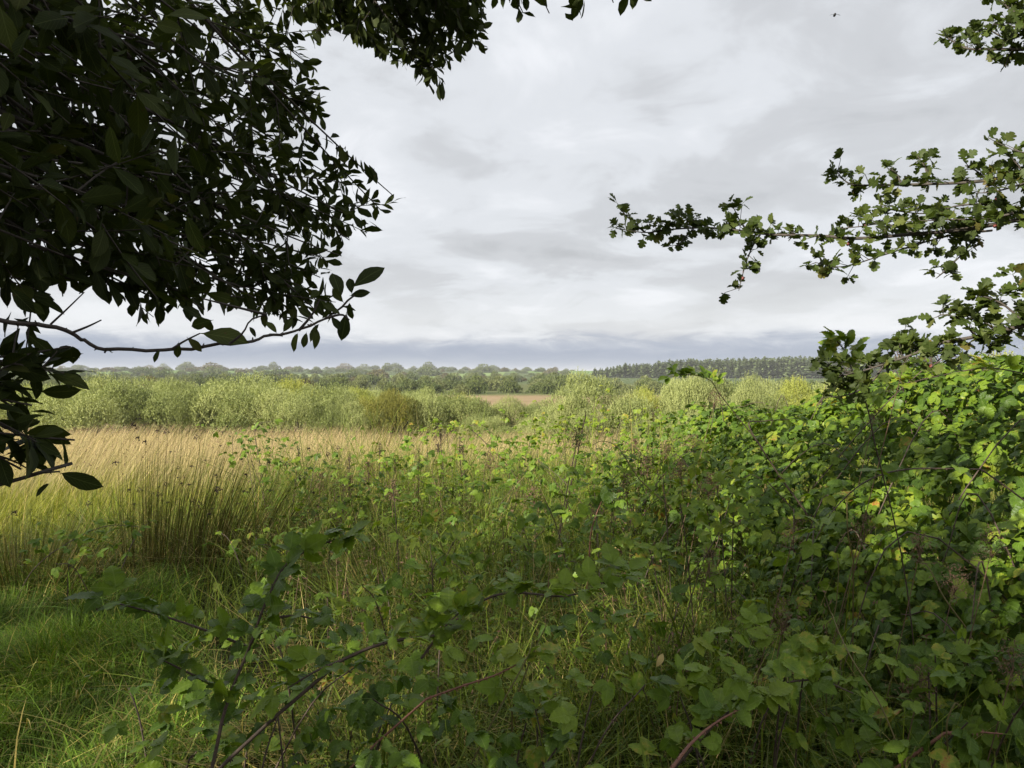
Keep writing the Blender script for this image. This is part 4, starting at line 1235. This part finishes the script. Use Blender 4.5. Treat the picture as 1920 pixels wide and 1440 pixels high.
for k, (px, py, d) in enumerate(((655, 905, 6.6), (690, 880, 7.0), (735, 915, 6.4), (920, 860, 7.4), (1190, 835, 6.8), (1215, 870, 6.2), (1250, 845, 6.6), (1275, 880, 5.8), (1300, 830, 6.4), (1175, 905, 5.6), (1120, 950, 4.9), (1000, 930, 5.8), (600, 900, 6.8), (1330, 905, 5.2))):
    dry_head(px, py, d, 'rusty brown bushy seed head among the brambles of the slope', 470 + k, 'rusty seed heads on the slope', h=0.16, wid=0.16, n=150, size=0.016, mat='brown', lean=0.12 * ((k * 29) % 7 / 3 - 1), name='dried_flower_head', sr=0.003)
dry_head(1082, 818, 5.6, 'tall dark dead stem with bushy dry head', 450, None, h=0.16, wid=0.14, n=200, size=0.014, mat='darkseed', lean=0.16, name='dead_stem', sr=0.004)
dry_head(1098, 775, 5.8, 'tall thin dark stem leaning above the bushy dry head', 451, None, h=0.05, wid=0.015, n=10, size=0.01, mat='darkseed', lean=0.22, name='dead_stem', sr=0.004)

# bent pale reeds and stalks
def stalk_thing(pts, ds, label, seed, rad=0.0022, mat='straw', group='single dry stalks'):
    q_ = spline([P(px, py, d) for (px, py), d in zip(pts, np.interp(np.linspace(0, 1, len(pts)), np.linspace(0, 1, len(ds)), ds))], 16)
    base = q_[0].copy(); base[2] = float(gz(base[0], base[1]))
    a = Acc(); a.tube(np.vstack([base, q_]) - base, [rad, rad, rad * 0.5], 4)
    o = link('dry_stalk', a.mesh('dry_stalk', M[mat]), None, base)
    tag(o, label, 'dry stalk', group)


stalk_thing([(1280, 1000), (1265, 960), (1200, 900), (1160, 840), (1130, 827), (1110, 835)], [4.8, 5.2], 'long pale dry stalk bowing over in front of dark leaves', 1, 0.004)
stalk_thing([(1600, 1050), (1590, 1000), (1588, 950), (1588, 930)], [2.9, 2.9], 'pale forked dry stalk in the dark hollow', 2, 0.003)
stalk_thing([(1700, 1440), (1650, 1320), (1600, 1240), (1575, 1190), (1560, 1150)], [2.0, 2.5], 'long straight pale stalk slanting through the low brambles', 3, 0.0028)
stalk_thing([(1810, 1175), (1770, 1120), (1745, 1070), (1720, 1040)], [2.6, 2.8], 'dry brown stalk leaning below a broad leaf', 4, 0.003)
stalk_thing([(1550, 1170), (1565, 1150), (1572, 1080), (1570, 1040)], [2.5, 2.5], 'kinked pale stalk with a bend below its top', 5, 0.002)
stalk_thing([(960, 1330), (1000, 1225), (1030, 1160)], [2.15, 2.2], 'upright pale stalk crossing the thin reddish cane', 6, 0.0022)
stalk_thing([(880, 1440), (930, 1340), (985, 1240), (1000, 1200)], [2.0, 2.1], 'slanted straw stalk among the mustard leaves', 7, 0.0022)
stalk_thing([(1780, 1430), (1775, 1360), (1790, 1320), (1800, 1325)], [2.1, 2.1], 'folded pale straw stalk under the dry flower heads', 8, 0.003)
stalk_thing([(135, 1100), (150, 1060), (163, 1030)], [5.4, 5.4], 'short pair of pale stalks at the short grass edge', 9, 0.004)

# pale dead leaf caught in the grass
fl = thing('fallen_leaf', P(1237, 1243, 2.4), 'single pale cream dead leaf caught upright in the dark grass', 'leaf')
a = Acc(); b = lift(WILLOW[0], 0, 0.05); a.add(b[0], b[1], 0.98, b[2])
lb = link('blade', a.mesh('blade', M['dead']), fl)
lb.matrix_basis = Matrix(np.vstack([np.hstack([frames(np.array([[0.5, 0.1, 0.8]]), np.array([[0.2, -1.0, 0.3]]))[0], [[-.012], [0], [-.015]]]), [0, 0, 0, 1]]).tolist())

# ------------------------------------------------------------------ willow tree: trunk beside the camera, boughs hanging into view
MASK_A = [(-900, -900), (1230, -900), (1218, 6), (1180, 14), (1150, 30), (1100, 26), (1070, 32), (1035, 45), (975, 42), (955, 20), (915, 12), (908, 100), (870, 95), (845, 120), (825, 178), (790, 170), (775, 110), (728, 130), (690, 75), (640, 66), (604, 60), (600, 130), (612, 150), (600, 200), (628, 240), (692, 200), (742, 258), (735, 295), (690, 300), (748, 360), (735, 400), (700, 425), (672, 465), (640, 500), (612, 525),
          (640, 560), (618, 605), (490, 618), (452, 560), (395, 612), (345, 572), (270, 606), (205, 575), (170, 530), (90, 560), (80, 590), (-5, 540), (-900, 600)]
MASK_B = [(-900, 570), (60, 585), (110, 640), (160, 660), (152, 720), (95, 745), (88, 800), (158, 828), (110, 862), (60, 860), (40, 920), (-900, 960)]
TB = np.array([-2.3, -0.5, float(gz(-2.3, -0.5))])
willow = thing('willow_tree', TB, 'dark leafy willow tree overhanging from beside the viewpoint', 'tree')
rw = np.random.default_rng(600)
tr_ = Acc()
tr_.tube(spline([(0, 0, -0.1), (0.05, 0.1, 1.0), (-0.05, 0.2, 2.2), (0.1, 0.3, 3.6), (0.2, 0.3, 4.8)], 14), [0.16, 0.12, 0.09, 0.05], 9)
tr_.tube(spline([(0, 0, 0.2), (-0.8, -0.3, 1.6), (-2.2, -0.8, 3.2), (-3.6, -0.9, 4.3)], 12), [0.11, 0.07, 0.03], 7)
tr_.tube(spline([(0, 0, 0.5), (0.9, -0.7, 2.2), (1.8, -1.2, 3.9), (2.3, -1.3, 5.0)], 12), [0.10, 0.06, 0.03], 7)
trunk = part('trunk', tr_, M['bark'], willow)
twigs = Acc()
LO, AX, NR, SZ = [], [], [], []


def add_twig(p0, d_, ln, rng, leaf=(0.045, 0.075), sp=0.02, r0=0.0018, keep=None, leafy=1.0):
    n = max(4, int(ln / 0.03))
    bend = rng.normal(0, 0.25, 3) + np.array([0, 0, -0.12])
    t_ = np.linspace(0, 1, n)[:, None]
    pts = p0 + d_ * ln * t_ + bend * ln * t_ * t_ * 0.5
    q = pts
    m = max(2, int(ln / sp))
    for j in range(m):
        f_ = (0.12 + 0.88 * (j + rng.uniform(0, .6)) / m) * (n - 1); i_ = min(int(f_), n - 2)
        if rng.uniform() > leafy:
            continue
        pt = q[i_] + (q[i_ + 1] - q[i_]) * min(f_ - i_, 1)
        tg = unit(q[i_ + 1] - q[i_])
        sd_ = unit(np.cross(tg, rng.normal(size=3)))
        LO.append(pt); AX.append(unit(tg * 0.55 + sd_ * 0.8 + np.array([0, 0, -0.1])))
        NR.append(unit(np.array([0, 0, 1.0]) + rng.normal(0, .6, 3))); SZ.append(rng.uniform(*leaf))
    return pts


def in_mask(pt):
    a_, b_, d_ = project(np.atleast_2d(pt))
    return inpoly(a_, b_, MASK_A) | inpoly(a_, b_, MASK_B) | (d_ < 0.15) | (a_ < -20) | (b_ < -20)


def bough(tip, d1, n_tw, rng, start=None, leaf=(0.038, 0.060), mid_up=0.25, tw=(0.12, 0.34), r0=0.012, begin=0.35, sp=0.0165):
    e = P(tip[0], tip[1], d1)
    s = start if start is not None else TB + np.array([0.0, 0.25, rng.uniform(1.2, 3.0)])
    m = (s + e) / 2 + np.array([0, 0, mid_up]) + rng.normal(0, .08, 3)
    q = spline([s, m, e], 30)
    ok = in_mask(q)
    # keep the bough only while it stays inside the leafy mass
    io = np.nonzero(ok)[0]
    q = q[:io[-1] + 1] if len(io) and io[-1] > 6 else q[:8]
    inside = in_mask(q); bad = np.nonzero(~inside & (np.arange(len(q)) > 4))[0]
    if len(bad):
        q = q[:max(bad[0], 8)]
    nq = len(q) - 1
    twigs.tube(q - TB, [r0, r0 * 0.6, 0.0016], 5)
    for k in range(n_tw):
        f_ = begin + (1 - begin) * (k + rng.uniform()) / n_tw
        i_ = min(int(f_ * nq), nq - 1)
        tg = unit(q[i_ + 1] - q[i_])
        d_ = unit(tg * 0.7 + rng.normal(0, 0.65, 3) + np.array([0, 0, -0.05]))
        ln = rng.uniform(*tw)
        if not in_mask(q[i_] + d_ * ln * 0.75)[0]:
            d_ = unit(tg + rng.normal(0, 0.4, 3)); ln *= 0.5
            if not in_mask(q[i_] + d_ * ln * 0.6)[0]:
                continue
        pts = add_twig(q[i_], d_, ln, rng, leaf, sp)
        okp = in_mask(pts); bad = np.nonzero(~okp)[0]
        if len(bad):
            pts = pts[:bad[0]]
        if len(pts) > 2:
            twigs.tube(pts - TB, [0.002, 0.0009], 4)
    add_twig(q[-4], unit(q[-1] - q[-4]), np.linalg.norm(q[-1] - q[-4]), rng, leaf)


tips = [(590, 40, 2.9), (590, 130, 2.7), (600, 180, 2.6), (715, 225, 2.5), (735, 262, 2.5), (660, 260, 2.5), (735, 365, 2.4), (715, 395, 2.4), (690, 420, 2.4), (655, 450, 2.3), (640, 480, 2.2),
        (600, 520, 2.2), (590, 580, 2.0), (540, 600, 2.0), (490, 600, 1.9), (430, 540, 1.9), (500, 450, 2.3), (520, 330, 2.5), (480, 200, 2.6), (480, 90, 2.8), (560, 290, 2.7), (380, 250, 2.3), (350, 380, 2.0),
        (300, 480, 1.8), (380, 580, 1.5), (420, 420, 2.1), (560, 400, 2.4), (620, 330, 2.5), (540, 60, 3.0), (430, 10, 2.7), (300, 60, 2.2), (250, 180, 2.0), (180, 330, 1.8), (120, 200, 1.8), (100, 60, 1.9), (200, 450, 1.6), (60, 400, 1.5), (330, 150, 2.4), (440, 300, 2.6), (240, 20, 2.4), (590, 230, 2.8), (640, 400, 2.6), (620, 420, 2.7), (560, 500, 2.4), (500, 520, 2.2), (450, 500, 2.1), (520, 560, 2.0), (560, 560, 2.1), (600, 560, 2.1), (480, 560, 1.8), (600, 480, 2.3), (540, 450, 2.5), (330, 540, 1.5), (230, 560, 1.4), (290, 560, 1.45)]
for k, (tx, ty, d) in enumerate(tips):
    bough((tx, ty), d, 15, rw, start=TB + np.array([rw.uniform(-.1, .4), rw.uniform(0.2, 0.5), rw.uniform(1.3, 3.2)]), begin=0.38)
# high boughs crossing the top of the frame
for (tx, ty, d) in ((900, 60, 2.6), (880, 95, 2.6), (810, 165, 2.5), (780, 60, 2.7), (720, 110, 2.6), (700, 30, 2.8), (840, 20, 2.8), (650, 20, 2.9), (760, 10, 2.6), (860, 60, 2.4), (895, 80, 2.7), (820, 150, 2.6), (800, 120, 2.6), (850, 95, 2.5), (730, 80, 2.7), (900, 25, 2.6), (680, 60, 2.6)):
    bough((tx, ty), d, 26, rw, start=TB + np.array([0.5, 0.6, 3.4]), mid_up=0.35, begin=0.5, leaf=(0.038, 0.066))
for (tx, ty, d) in ((1205, -2, 2.2), (1090, 15, 2.2), (1030, 25, 2.2), (980, 22, 2.2), (1150, 5, 2.2)):
    bough((tx, ty), d, 9, rw, start=TB + np.array([0.9, 0.6, 3.6]), mid_up=0.45, begin=0.72, leaf=(0.04, 0.075), tw=(0.06, 0.16))
# close boughs with big soft leaves
for (tx, ty, d) in ((380, 60, 1.0), (280, 200, 0.95), (210, 380, 0.95), (120, 480, 0.95), (60, 120, 0.85), (330, 330, 1.15), (360, 470, 1.15), (420, 150, 1.3), (150, 60, 0.9), (30, 300, 0.85), (260, 520, 1.1), (430, 390, 1.4), (440, 260, 1.4), (100, 330, 1.1), (180, 180, 1.1)):
    bough((tx, ty), d * 1.25, 9, rw, start=np.array([-1.5, 0.35, 1.6 + rw.uniform(0.2, 1.0)]), mid_up=0.05, begin=0.35, leaf=(0.045, 0.072), tw=(0.08, 0.2), r0=0.008, sp=0.022)
# low hanging cluster
for (tx, ty, d) in ((120, 700, 1.25), (60, 660, 1.2), (130, 650, 1.3), (60, 760, 1.2), (140, 825, 1.2), (90, 840, 1.2), (40, 880, 1.15), (30, 720, 1.3), (100, 690, 1.5)):
    bough((tx, ty), d, 9, rw, start=np.array([-1.4, 0.5, 1.5 + rw.uniform(-0.3, 0.2)]), mid_up=0.05, begin=0.45, leaf=(0.045, 0.075), tw=(0.05, 0.14), r0=0.006, sp=0.024)
LO_, AX_, NR_, SZ_ = np.array(LO), np.array(AX), np.array(NR), np.array(SZ)
qx, qy, _ = project(LO_)
ok = in_mask(LO_ + AX_ * SZ_[:, None] * 0.5) & in_mask(LO_) & (qx > -420) & (qy > -420)
LO_, AX_, NR_, SZ_ = LO_[ok], AX_[ok], NR_[ok], SZ_[ok]
# the single long bare twig with its leaves, traced one by one
tw1 = spline([P(px, py, d) for px, py, d in ((-120, 590, 0.95), (0, 602, 0.98), (100, 614, 1.0), (150, 634, 1.02), (200, 653, 1.03), (320, 656, 1.06), (430, 645, 1.08), (500, 632, 1.1), (560, 620, 1.12), (620, 590, 1.14), (665, 555, 1.15))], 44)
tw1 = tw1 + rw.normal(0, 0.0016, tw1.shape)
twigs.tube(np.vstack([[TB + [0.3, 0.4, 1.3]], tw1]) - TB, [0.0036, 0.0027, 0.0023, 0.0015], 6)
for ps in ([(95, 608), (125, 580), (158, 548)], [(135, 624), (165, 612), (190, 600)], [(200, 653), (196, 662)], [(500, 590), (440, 575), (380, 560)], [(430, 645), (455, 625), (470, 600), (500, 590)], [(560, 620), (585, 590), (600, 560)], [(320, 656), (345, 640), (375, 625)], [(610, 597), (640, 590), (655, 600)]):
    q = spline([P(px, py, 1.0) for px, py in ps], 8); twigs.tube(q - TB, [0.002, 0.001], 4)
for k in range(26):    # buds
    i_ = int(rw.integers(4, 40)); d_ = unit(rw.normal(size=3)); twigs.tube([tw1[i_] - TB, tw1[i_] - TB + d_ * 0.006], [0.002, 0.0006], 4)
man = [(660, 540, 715, 492, 1.15), (650, 585, 640, 640, 1.15), (640, 560, 625, 505, 1.16), (655, 555, 690, 545, 1.16), (560, 622, 540, 658, 1.1), (575, 622, 568, 652, 1.1), (590, 600, 560, 575, 1.12), (335, 640, 332, 672, 1.05), (350, 632, 380, 658, 1.05), (375, 625, 462, 632, 1.05), (400, 600, 350, 612, 1.1),
       (110, 885, 182, 918, 1.1), (70, 830, 110, 850, 1.1), (640, 590, 610, 570, 1.14), (630, 575, 600, 590, 1.14), (655, 565, 660, 600, 1.15), (0, 10, 20, 92, 0.85), (60, 50, 25, 110, 0.85), (205, 230, 222, 310, 0.95), (350, 400, 365, 470, 1.0), (95, 905, 60, 925, 1.15), (40, 560, 80, 588, 1.0), (20, 540, 60, 585, 1.0), (130, 410, 105, 440, 0.95), (310, 30, 385, 12, 0.9), (290, 45, 335, 52, 0.9), (600, 605, 575, 640, 1.13), (620, 592, 640, 620, 1.14), (610, 596, 590, 560, 1.13), (520, 626, 500, 600, 1.1), (530, 624, 548, 596, 1.1), (480, 634, 470, 612, 1.1), (300, 655, 285, 675, 1.05), (200, 650, 205, 664, 1.03), (640, 575, 668, 575, 1.15), (645, 568, 620, 540, 1.15), (660, 552, 655, 520, 1.15), (590, 608, 600, 650, 1.13)]
ml = np.array([P(a_, b_, d_) for a_, b_, c_, e_, d_ in man]); me_ = np.array([P(c_, e_, d_ + rw.uniform(-.015, .015)) for a_, b_, c_, e_, d_ in man])
for q in (P(40, 880, 1.12),):
    twigs.tube(spline([TB + [0.6, 0.6, 1.1], P(-40, 920, 1.1), P(60, 890, 1.1), P(112, 884, 1.1)], 12) - TB, [0.004, 0.0012], 5)
LO_ = np.vstack([LO_, ml]); AX_ = np.vstack([AX_, unit(me_ - ml)]); SZ_ = np.concatenate([SZ_, np.linalg.norm(me_ - ml, axis=1)])
NR_ = np.vstack([NR_, unit(np.array([0, -1.0, 0.5]) + rw.normal(0, .35, (len(ml), 3)))])
part('twigs', twigs, M['twig'], willow, stuff=True)
fr = frames(AX_, NR_)
tn = rw.uniform(0, 0.97, len(LO_)) ** 1.2
ax_, ay_, ad_ = project(LO_)
vis = (ax_ > -30) & (ax_ < 1950) & (ay_ > -30) & (ay_ < 1450) & (ad_ > 0.2)
app = np.where(vis, SZ_ / np.maximum(ad_, .2), 0)
app[-len(ml):] += 10
order = np.argsort(-app)
var = rw.integers(0, 3, len(LO_))
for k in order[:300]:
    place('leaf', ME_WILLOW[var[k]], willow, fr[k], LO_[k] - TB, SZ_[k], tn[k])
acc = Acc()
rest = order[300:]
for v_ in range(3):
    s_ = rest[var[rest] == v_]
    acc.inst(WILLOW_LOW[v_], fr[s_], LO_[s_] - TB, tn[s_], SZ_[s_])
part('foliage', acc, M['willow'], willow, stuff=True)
print('willow leaves', len(LO_))
# unseen crown above and behind the viewpoint, shaped to shade the near ground
def shade_crown(n, x0, x1, top, slope, seed, org):
    r = np.random.default_rng(seed)
    cx = r.uniform(x0, x1, n); cy = r.uniform(-2.7, -0.5, n)
    env = top + 0.9 * (vnoise(cx, cy, 0.8, 91) - 0.5) - np.clip(cx + 7.0, 0, 9) * slope
    cz = 1.5 + (env - 1.5) * np.sqrt(r.uniform(0, 1, n))
    pts = np.stack([cx, cy, cz], 1)
    gap = 0.65 * vnoise(cx - 0.8 * cy, cz - 0.6 * cy, 1.5, 92) + 0.35 * vnoise(cx - 0.8 * cy, cz - 0.5 * cy, 3.6, 93) > 0.535  # gaps slanted with the sun to let dapples through
    near_cam = np.hypot(np.hypot(cx, cy + 0.1), cz - 1.6) < 1.1
    pts = pts[gap & ~near_cam]; k = len(pts)
    a = Acc()
    a.inst(DIAMOND, frames(rnd_dirs(r, k), np.array([0, 0, 1.0]) + r.normal(0, .5, (k, 3))), pts - org, r.uniform(0, .9, k), r.uniform(0.13, 0.20, k))
    return a


part('crown', shade_crown(27000, -6.5, 1.2, 6.9, 0.74, 610, TB), M['willow'], willow, stuff=True)
for tx, x0, x1, lab in ((-8.6, -10.8, -6.3, 'unseen willow added beside the overhanging one to shade the near ground'), (-13.0, -15.5, -10.6, 'unseen willow added farthest along the row to shade the near ground')):  # unseen trees added to widen the shade on the near ground
    hb_ = np.array([tx, -1.6, float(gz(tx, -1.6))])
    ht = thing('willow_tree', hb_, lab, 'tree', 'unseen willows added for shade')
    a = Acc()
    for e in ((0.2, 0.2, 5.2), (-1.4, 0.4, 4.6), (1.4, -0.5, 4.8)):
        a.tube(spline([(0, 0, -0.1), (e[0] * 0.3, e[1] * 0.3, 1.6), (e[0] * 0.7, e[1] * 0.7, 3.3), e], 12), [0.15, 0.09, 0.03], 7)
    part('trunk', a, M['bark'], ht)
    part('crown', shade_crown(14000, x0, x1, 7.2, 0.0, int(-tx * 10), hb_), M['willow'], ht, stuff=True)

# ------------------------------------------------------------------ hawthorn tree reaching in over the brambles
HB = np.array([2.9, 1.7, float(gz(2.9, 1.7))])
haw = thing('hawthorn_tree', HB, 'hawthorn tree with lobed leaves reaching out over the bramble thicket', 'tree')
rh = np.random.default_rng(700)
a = Acc()
a.tube(spline([(0, 0, -0.1), (0.08, 0.03, 0.8), (0.0, 0.1, 1.7), (0.12, 0.15, 2.6), (0.05, 0.2, 3.6)], 14), [0.11, 0.08, 0.05, 0.02], 8)
part('trunk', a, M['hawbark'], haw)


def haw_branch(main, ds, subs, nparts, label, seed, spur=0.0115, leaf=(0.021, 0.036), r0=0.0055, upw=0.5, start_h=2.0, haws=3, per=(3, 6)):
    r = np.random.default_rng(seed)
    dd = np.interp(np.linspace(0, 1, len(main)), np.linspace(0, 1, len(ds)), ds)
    q0 = spline([P(px, py, d) for (px, py), d in zip(main, dd)], 50)
    root = HB + np.array([0.05, 0.1, start_h])
    mid = (root + q0[0]) / 2 + [0, 0, 0.05]
    acc = Acc()
    q0f = np.vstack([spline([root, mid, q0[0]], 8)[:-1], q0])
    acc.tube(q0f - HB, np.concatenate([np.linspace(r0 * 2.2, r0, 7), np.linspace(r0, 0.0012, 50)]), 6)
    lines = [(q0, 1.0)]
    for ps, dds in subs:
        dd = np.interp(np.linspace(0, 1, len(ps)), np.linspace(0, 1, len(dds)), dds)
        q = spline([P(px, py, d) for (px, py), d in zip(ps, dd)], 24)
        acc.tube(q - HB, np.linspace(0.003, 0.0009, 24), 5)
        lines.append((q, 1.0))
    LO, AX, NR, SZ = [], [], [], []
    for q, _ in lines:
        ln = np.linalg.norm(np.diff(q, axis=0), axis=1).sum()
        n = int(ln / spur)
        for j in range(n):
            f_ = (j + r.uniform()) / n * (len(q) - 1); i_ = min(int(f_), len(q) - 2)
            pt = q[i_] + (q[i_ + 1] - q[i_]) * (f_ - i_); tg = unit(q[i_ + 1] - q[i_])
            # short spur with a rosette
            sdv = unit(rnd_dirs(r, 1)[0] * 0.9 + np.array([0, 0, upw]) + tg * 0.3)
            sl = abs(r.normal(0.012, 0.014)) + 0.003
            e = pt + sdv * sl
            acc.tube([pt - HB, e - HB], [0.0012, 0.0008], 3)
            for k in range(int(r.integers(*per))):
                LO.append(e); AX.append(unit(sdv * 0.6 + rnd_dirs(r, 1)[0])); NR.append(unit(np.array([0, -0.3, 0.9]) + r.normal(0, .55, 3))); SZ.append(r.uniform(*leaf))
    o = part('branch', acc, M['hawbark'], haw); o['label'] = label
    LO, AX, NR, SZ = map(np.array, (LO, AX, NR, SZ))
    fr = frames(AX, NR); tn = r.uniform(0, 0.97, len(LO)); var = r.integers(0, 3, len(LO))
    px_, py_, dp_ = project(LO)
    app = np.where((px_ < 1940) & (py_ > -20), SZ / dp_, 0)
    order = np.argsort(-app)
    for k in order[:nparts]:
        place('leaf', ME_HAW[var[k]], o, fr[k], LO[k] - HB, SZ[k], tn[k])
    ac = Acc()
    for v_ in range(3):
        s_ = order[nparts:]; s_ = s_[var[s_] == v_]
        ac.inst(HAW[v_], fr[s_], LO[s_] - HB, tn[s_], SZ[s_])
    if ac.n:
        part('foliage', ac, M['hawthorn'], o, stuff=True)
    for k in range(haws):
        l0 = LO[int(r.integers(len(LO)))]
        b = Acc(); th_ = np.linspace(0, math.pi, 7)
        b.tube(np.stack([np.zeros(7), np.zeros(7), -0.0045 * np.cos(th_)], 1), 0.0042 * np.sin(th_) + 1e-5, 8)
        b.tube([(0, 0, 0.004), (0, 0.002, 0.02)], [0.0006, 0.0006], 3)
        h_ = link('haw_berry', b.mesh('haw_berry', M['haw']), o, l0 - HB - np.array([0, 0, 0.022]))
    return len(LO)


n3 = haw_branch([(1990, 395), (1920, 410), (1810, 430), (1700, 440), (1610, 447), (1535, 442), (1450, 440), (1385, 432), (1325, 427), (1260, 430), (1210, 436), (1155, 428)], [1.75, 1.9, 2.1],
     [([(1425, 440), (1412, 460), (1398, 495), (1385, 545)], [2.02, 2.0]), ([(1860, 432), (1790, 440), (1730, 455), (1650, 480), (1580, 500), (1528, 492)], [1.85, 1.8]), ([(1920, 405), (1860, 385), (1800, 385), (1740, 400), (1680, 395), (1650, 385)], [1.8, 1.95]),
      ([(1830, 440), (1810, 470), (1780, 500), (1755, 522)], [1.85, 1.8]), ([(1720, 440), (1660, 420), (1610, 425), (1560, 430)], [1.9, 2.0]), ([(1900, 400), (1850, 410), (1780, 412), (1700, 415)], [1.75, 1.8]), ([(1400, 432), (1385, 410), (1375, 388)], [2.05, 2.05]), ([(1330, 427), (1290, 410), (1270, 400)], [2.05, 2.05]), ([(1210, 436), (1185, 415), (1165, 395)], [2.1, 2.1]), ([(1300, 430), (1280, 450), (1270, 462)], [2.05, 2.0])], 120, 'long hawthorn branch stretching level into the sky', 701, spur=0.013, haws=5)
n2 = haw_branch([(1990, 315), (1920, 325), (1835, 340), (1740, 345), (1645, 347), (1595, 345), (1568, 322)], [1.75, 1.9, 2.0],
     [([(1740, 345), (1735, 315), (1720, 292)], [1.9, 1.92]), ([(1920, 325), (1900, 300), (1880, 285)], [1.8, 1.8]), ([(1850, 338), (1830, 320), (1810, 310)], [1.85, 1.85]), ([(1690, 345), (1680, 325), (1670, 318)], [1.9, 1.9]), ([(1960, 310), (1930, 290), (1900, 282)], [1.75, 1.75]), ([(1960, 330), (1900, 350), (1860, 360), (1830, 362)], [1.75, 1.75])], 70, 'hawthorn branch above the long level one', 702, spur=0.0125, start_h=2.2, haws=2)
n1 = haw_branch([(2000, 80), (1920, 92), (1860, 92), (1810, 90), (1770, 66)], [1.8, 1.9], [([(1920, 92), (1880, 70), (1850, 55), (1830, 62)], [1.85, 1.9]), ([(1960, 50), (1920, 30), (1890, 15), (1880, -5)], [1.8, 1.85]), ([(1950, 60), (1900, 50), (1860, 45)], [1.8, 1.8]), ([(1900, 92), (1890, 110), (1885, 125)], [1.85, 1.85])], 60, 'short hawthorn branch high above the others', 703, spur=0.011, start_h=2.5, haws=1)
n4 = haw_branch([(2000, 590), (1920, 610), (1835, 630), (1760, 645), (1710, 665), (1660, 682), (1600, 700), (1550, 706)], [1.65, 1.75, 1.9],
     [([(1920, 605), (1880, 570), (1840, 555), (1830, 560)], [1.7, 1.75]), ([(1980, 570), (1930, 550), (1890, 540)], [1.65, 1.7]), ([(1830, 630), (1800, 600), (1770, 590), (1755, 595)], [1.75, 1.8]), ([(1790, 640), (1770, 665), (1745, 690)], [1.75, 1.7]), ([(1720, 660), (1700, 635), (1690, 628)], [1.8, 1.8]), ([(1870, 622), (1840, 600), (1810, 590)], [1.72, 1.75]), ([(1660, 682), (1630, 720), (1590, 740), (1550, 745)], [1.85, 1.85]), ([(1600, 700), (1560, 690), (1535, 680)], [1.88, 1.88]), ([(1900, 615), (1880, 640), (1850, 650)], [1.7, 1.7])], 90, 'lowest hawthorn branch dipping down to the brambles', 704, spur=0.011, leaf=(0.024, 0.039), start_h=1.5, haws=2)
print('hawthorn leaves', n1, n2, n3, n4)

# ------------------------------------------------------------------ flying insect
ins = thing('flying_insect', P(1565, 28, 1.25), 'tiny dark insect hovering with spread wings against the sky', 'insect')
b = Acc(); t_ = np.linspace(0, math.pi, 9)
b.tube(np.stack([np.zeros(9), -0.0035 * np.cos(t_), 0.0012 * np.cos(t_)], 1), 0.0021 * np.sin(t_) ** 0.8 + 1e-5, 8)
part('body', b, M['insect'], ins)
for s in (-1, 1):
    w_ = Acc(); wl = strip_leaf([(0, 0.02), (0.3, 0.12), (0.7, 0.16), (1.0, 0.02)], 0.05, 0.25); w_.add(wl[0] * 0.0095 * np.array([s, 1, 1]) + [0, -0.001, 0.0008], wl[1], 0, wl[2])
    part('wing', w_, M['wing'], ins)

# ------------------------------------------------------------------ thin haze over the bog
HAZE = True
if HAZE:
    hx = 4300.0; z0, z1 = -4.5, 26.0
    a = Acc()
    cv = np.array([(sx * hx, sy * hx, z) for z in (z0, z1) for sx, sy in ((-1, -1), (1, -1), (1, 1), (-1, 1))])
    a.add(cv, [(0, 2, 1), (0, 3, 2), (4, 5, 6), (4, 6, 7), (0, 1, 5), (0, 5, 4), (1, 2, 6), (1, 6, 5), (2, 3, 7), (2, 7, 6), (3, 0, 4), (3, 4, 7)])
    m = bpy.data.materials.new('haze'); m.use_nodes = True
    t = NT(m.node_tree)
    pv = t.n('ShaderNodeVolumePrincipled'); pv.inputs['Color'].default_value = (0.93, 0.95, 1.0, 1); pv.inputs['Density'].default_value = 0.0002; pv.inputs['Anisotropy'].default_value = 0.0
    o = t.n('ShaderNodeOutputMaterial'); t.t.links.new(pv.outputs[0], o.inputs['Volume'])
    hz = link('haze', a.mesh('haze', m, False))
    tag(hz, 'thin pale damp haze over the bog and far farmland', None, kind='stuff')
print('objects', len(bpy.data.objects), 'tris', sum(len(me.polygons) for me in bpy.data.meshes))
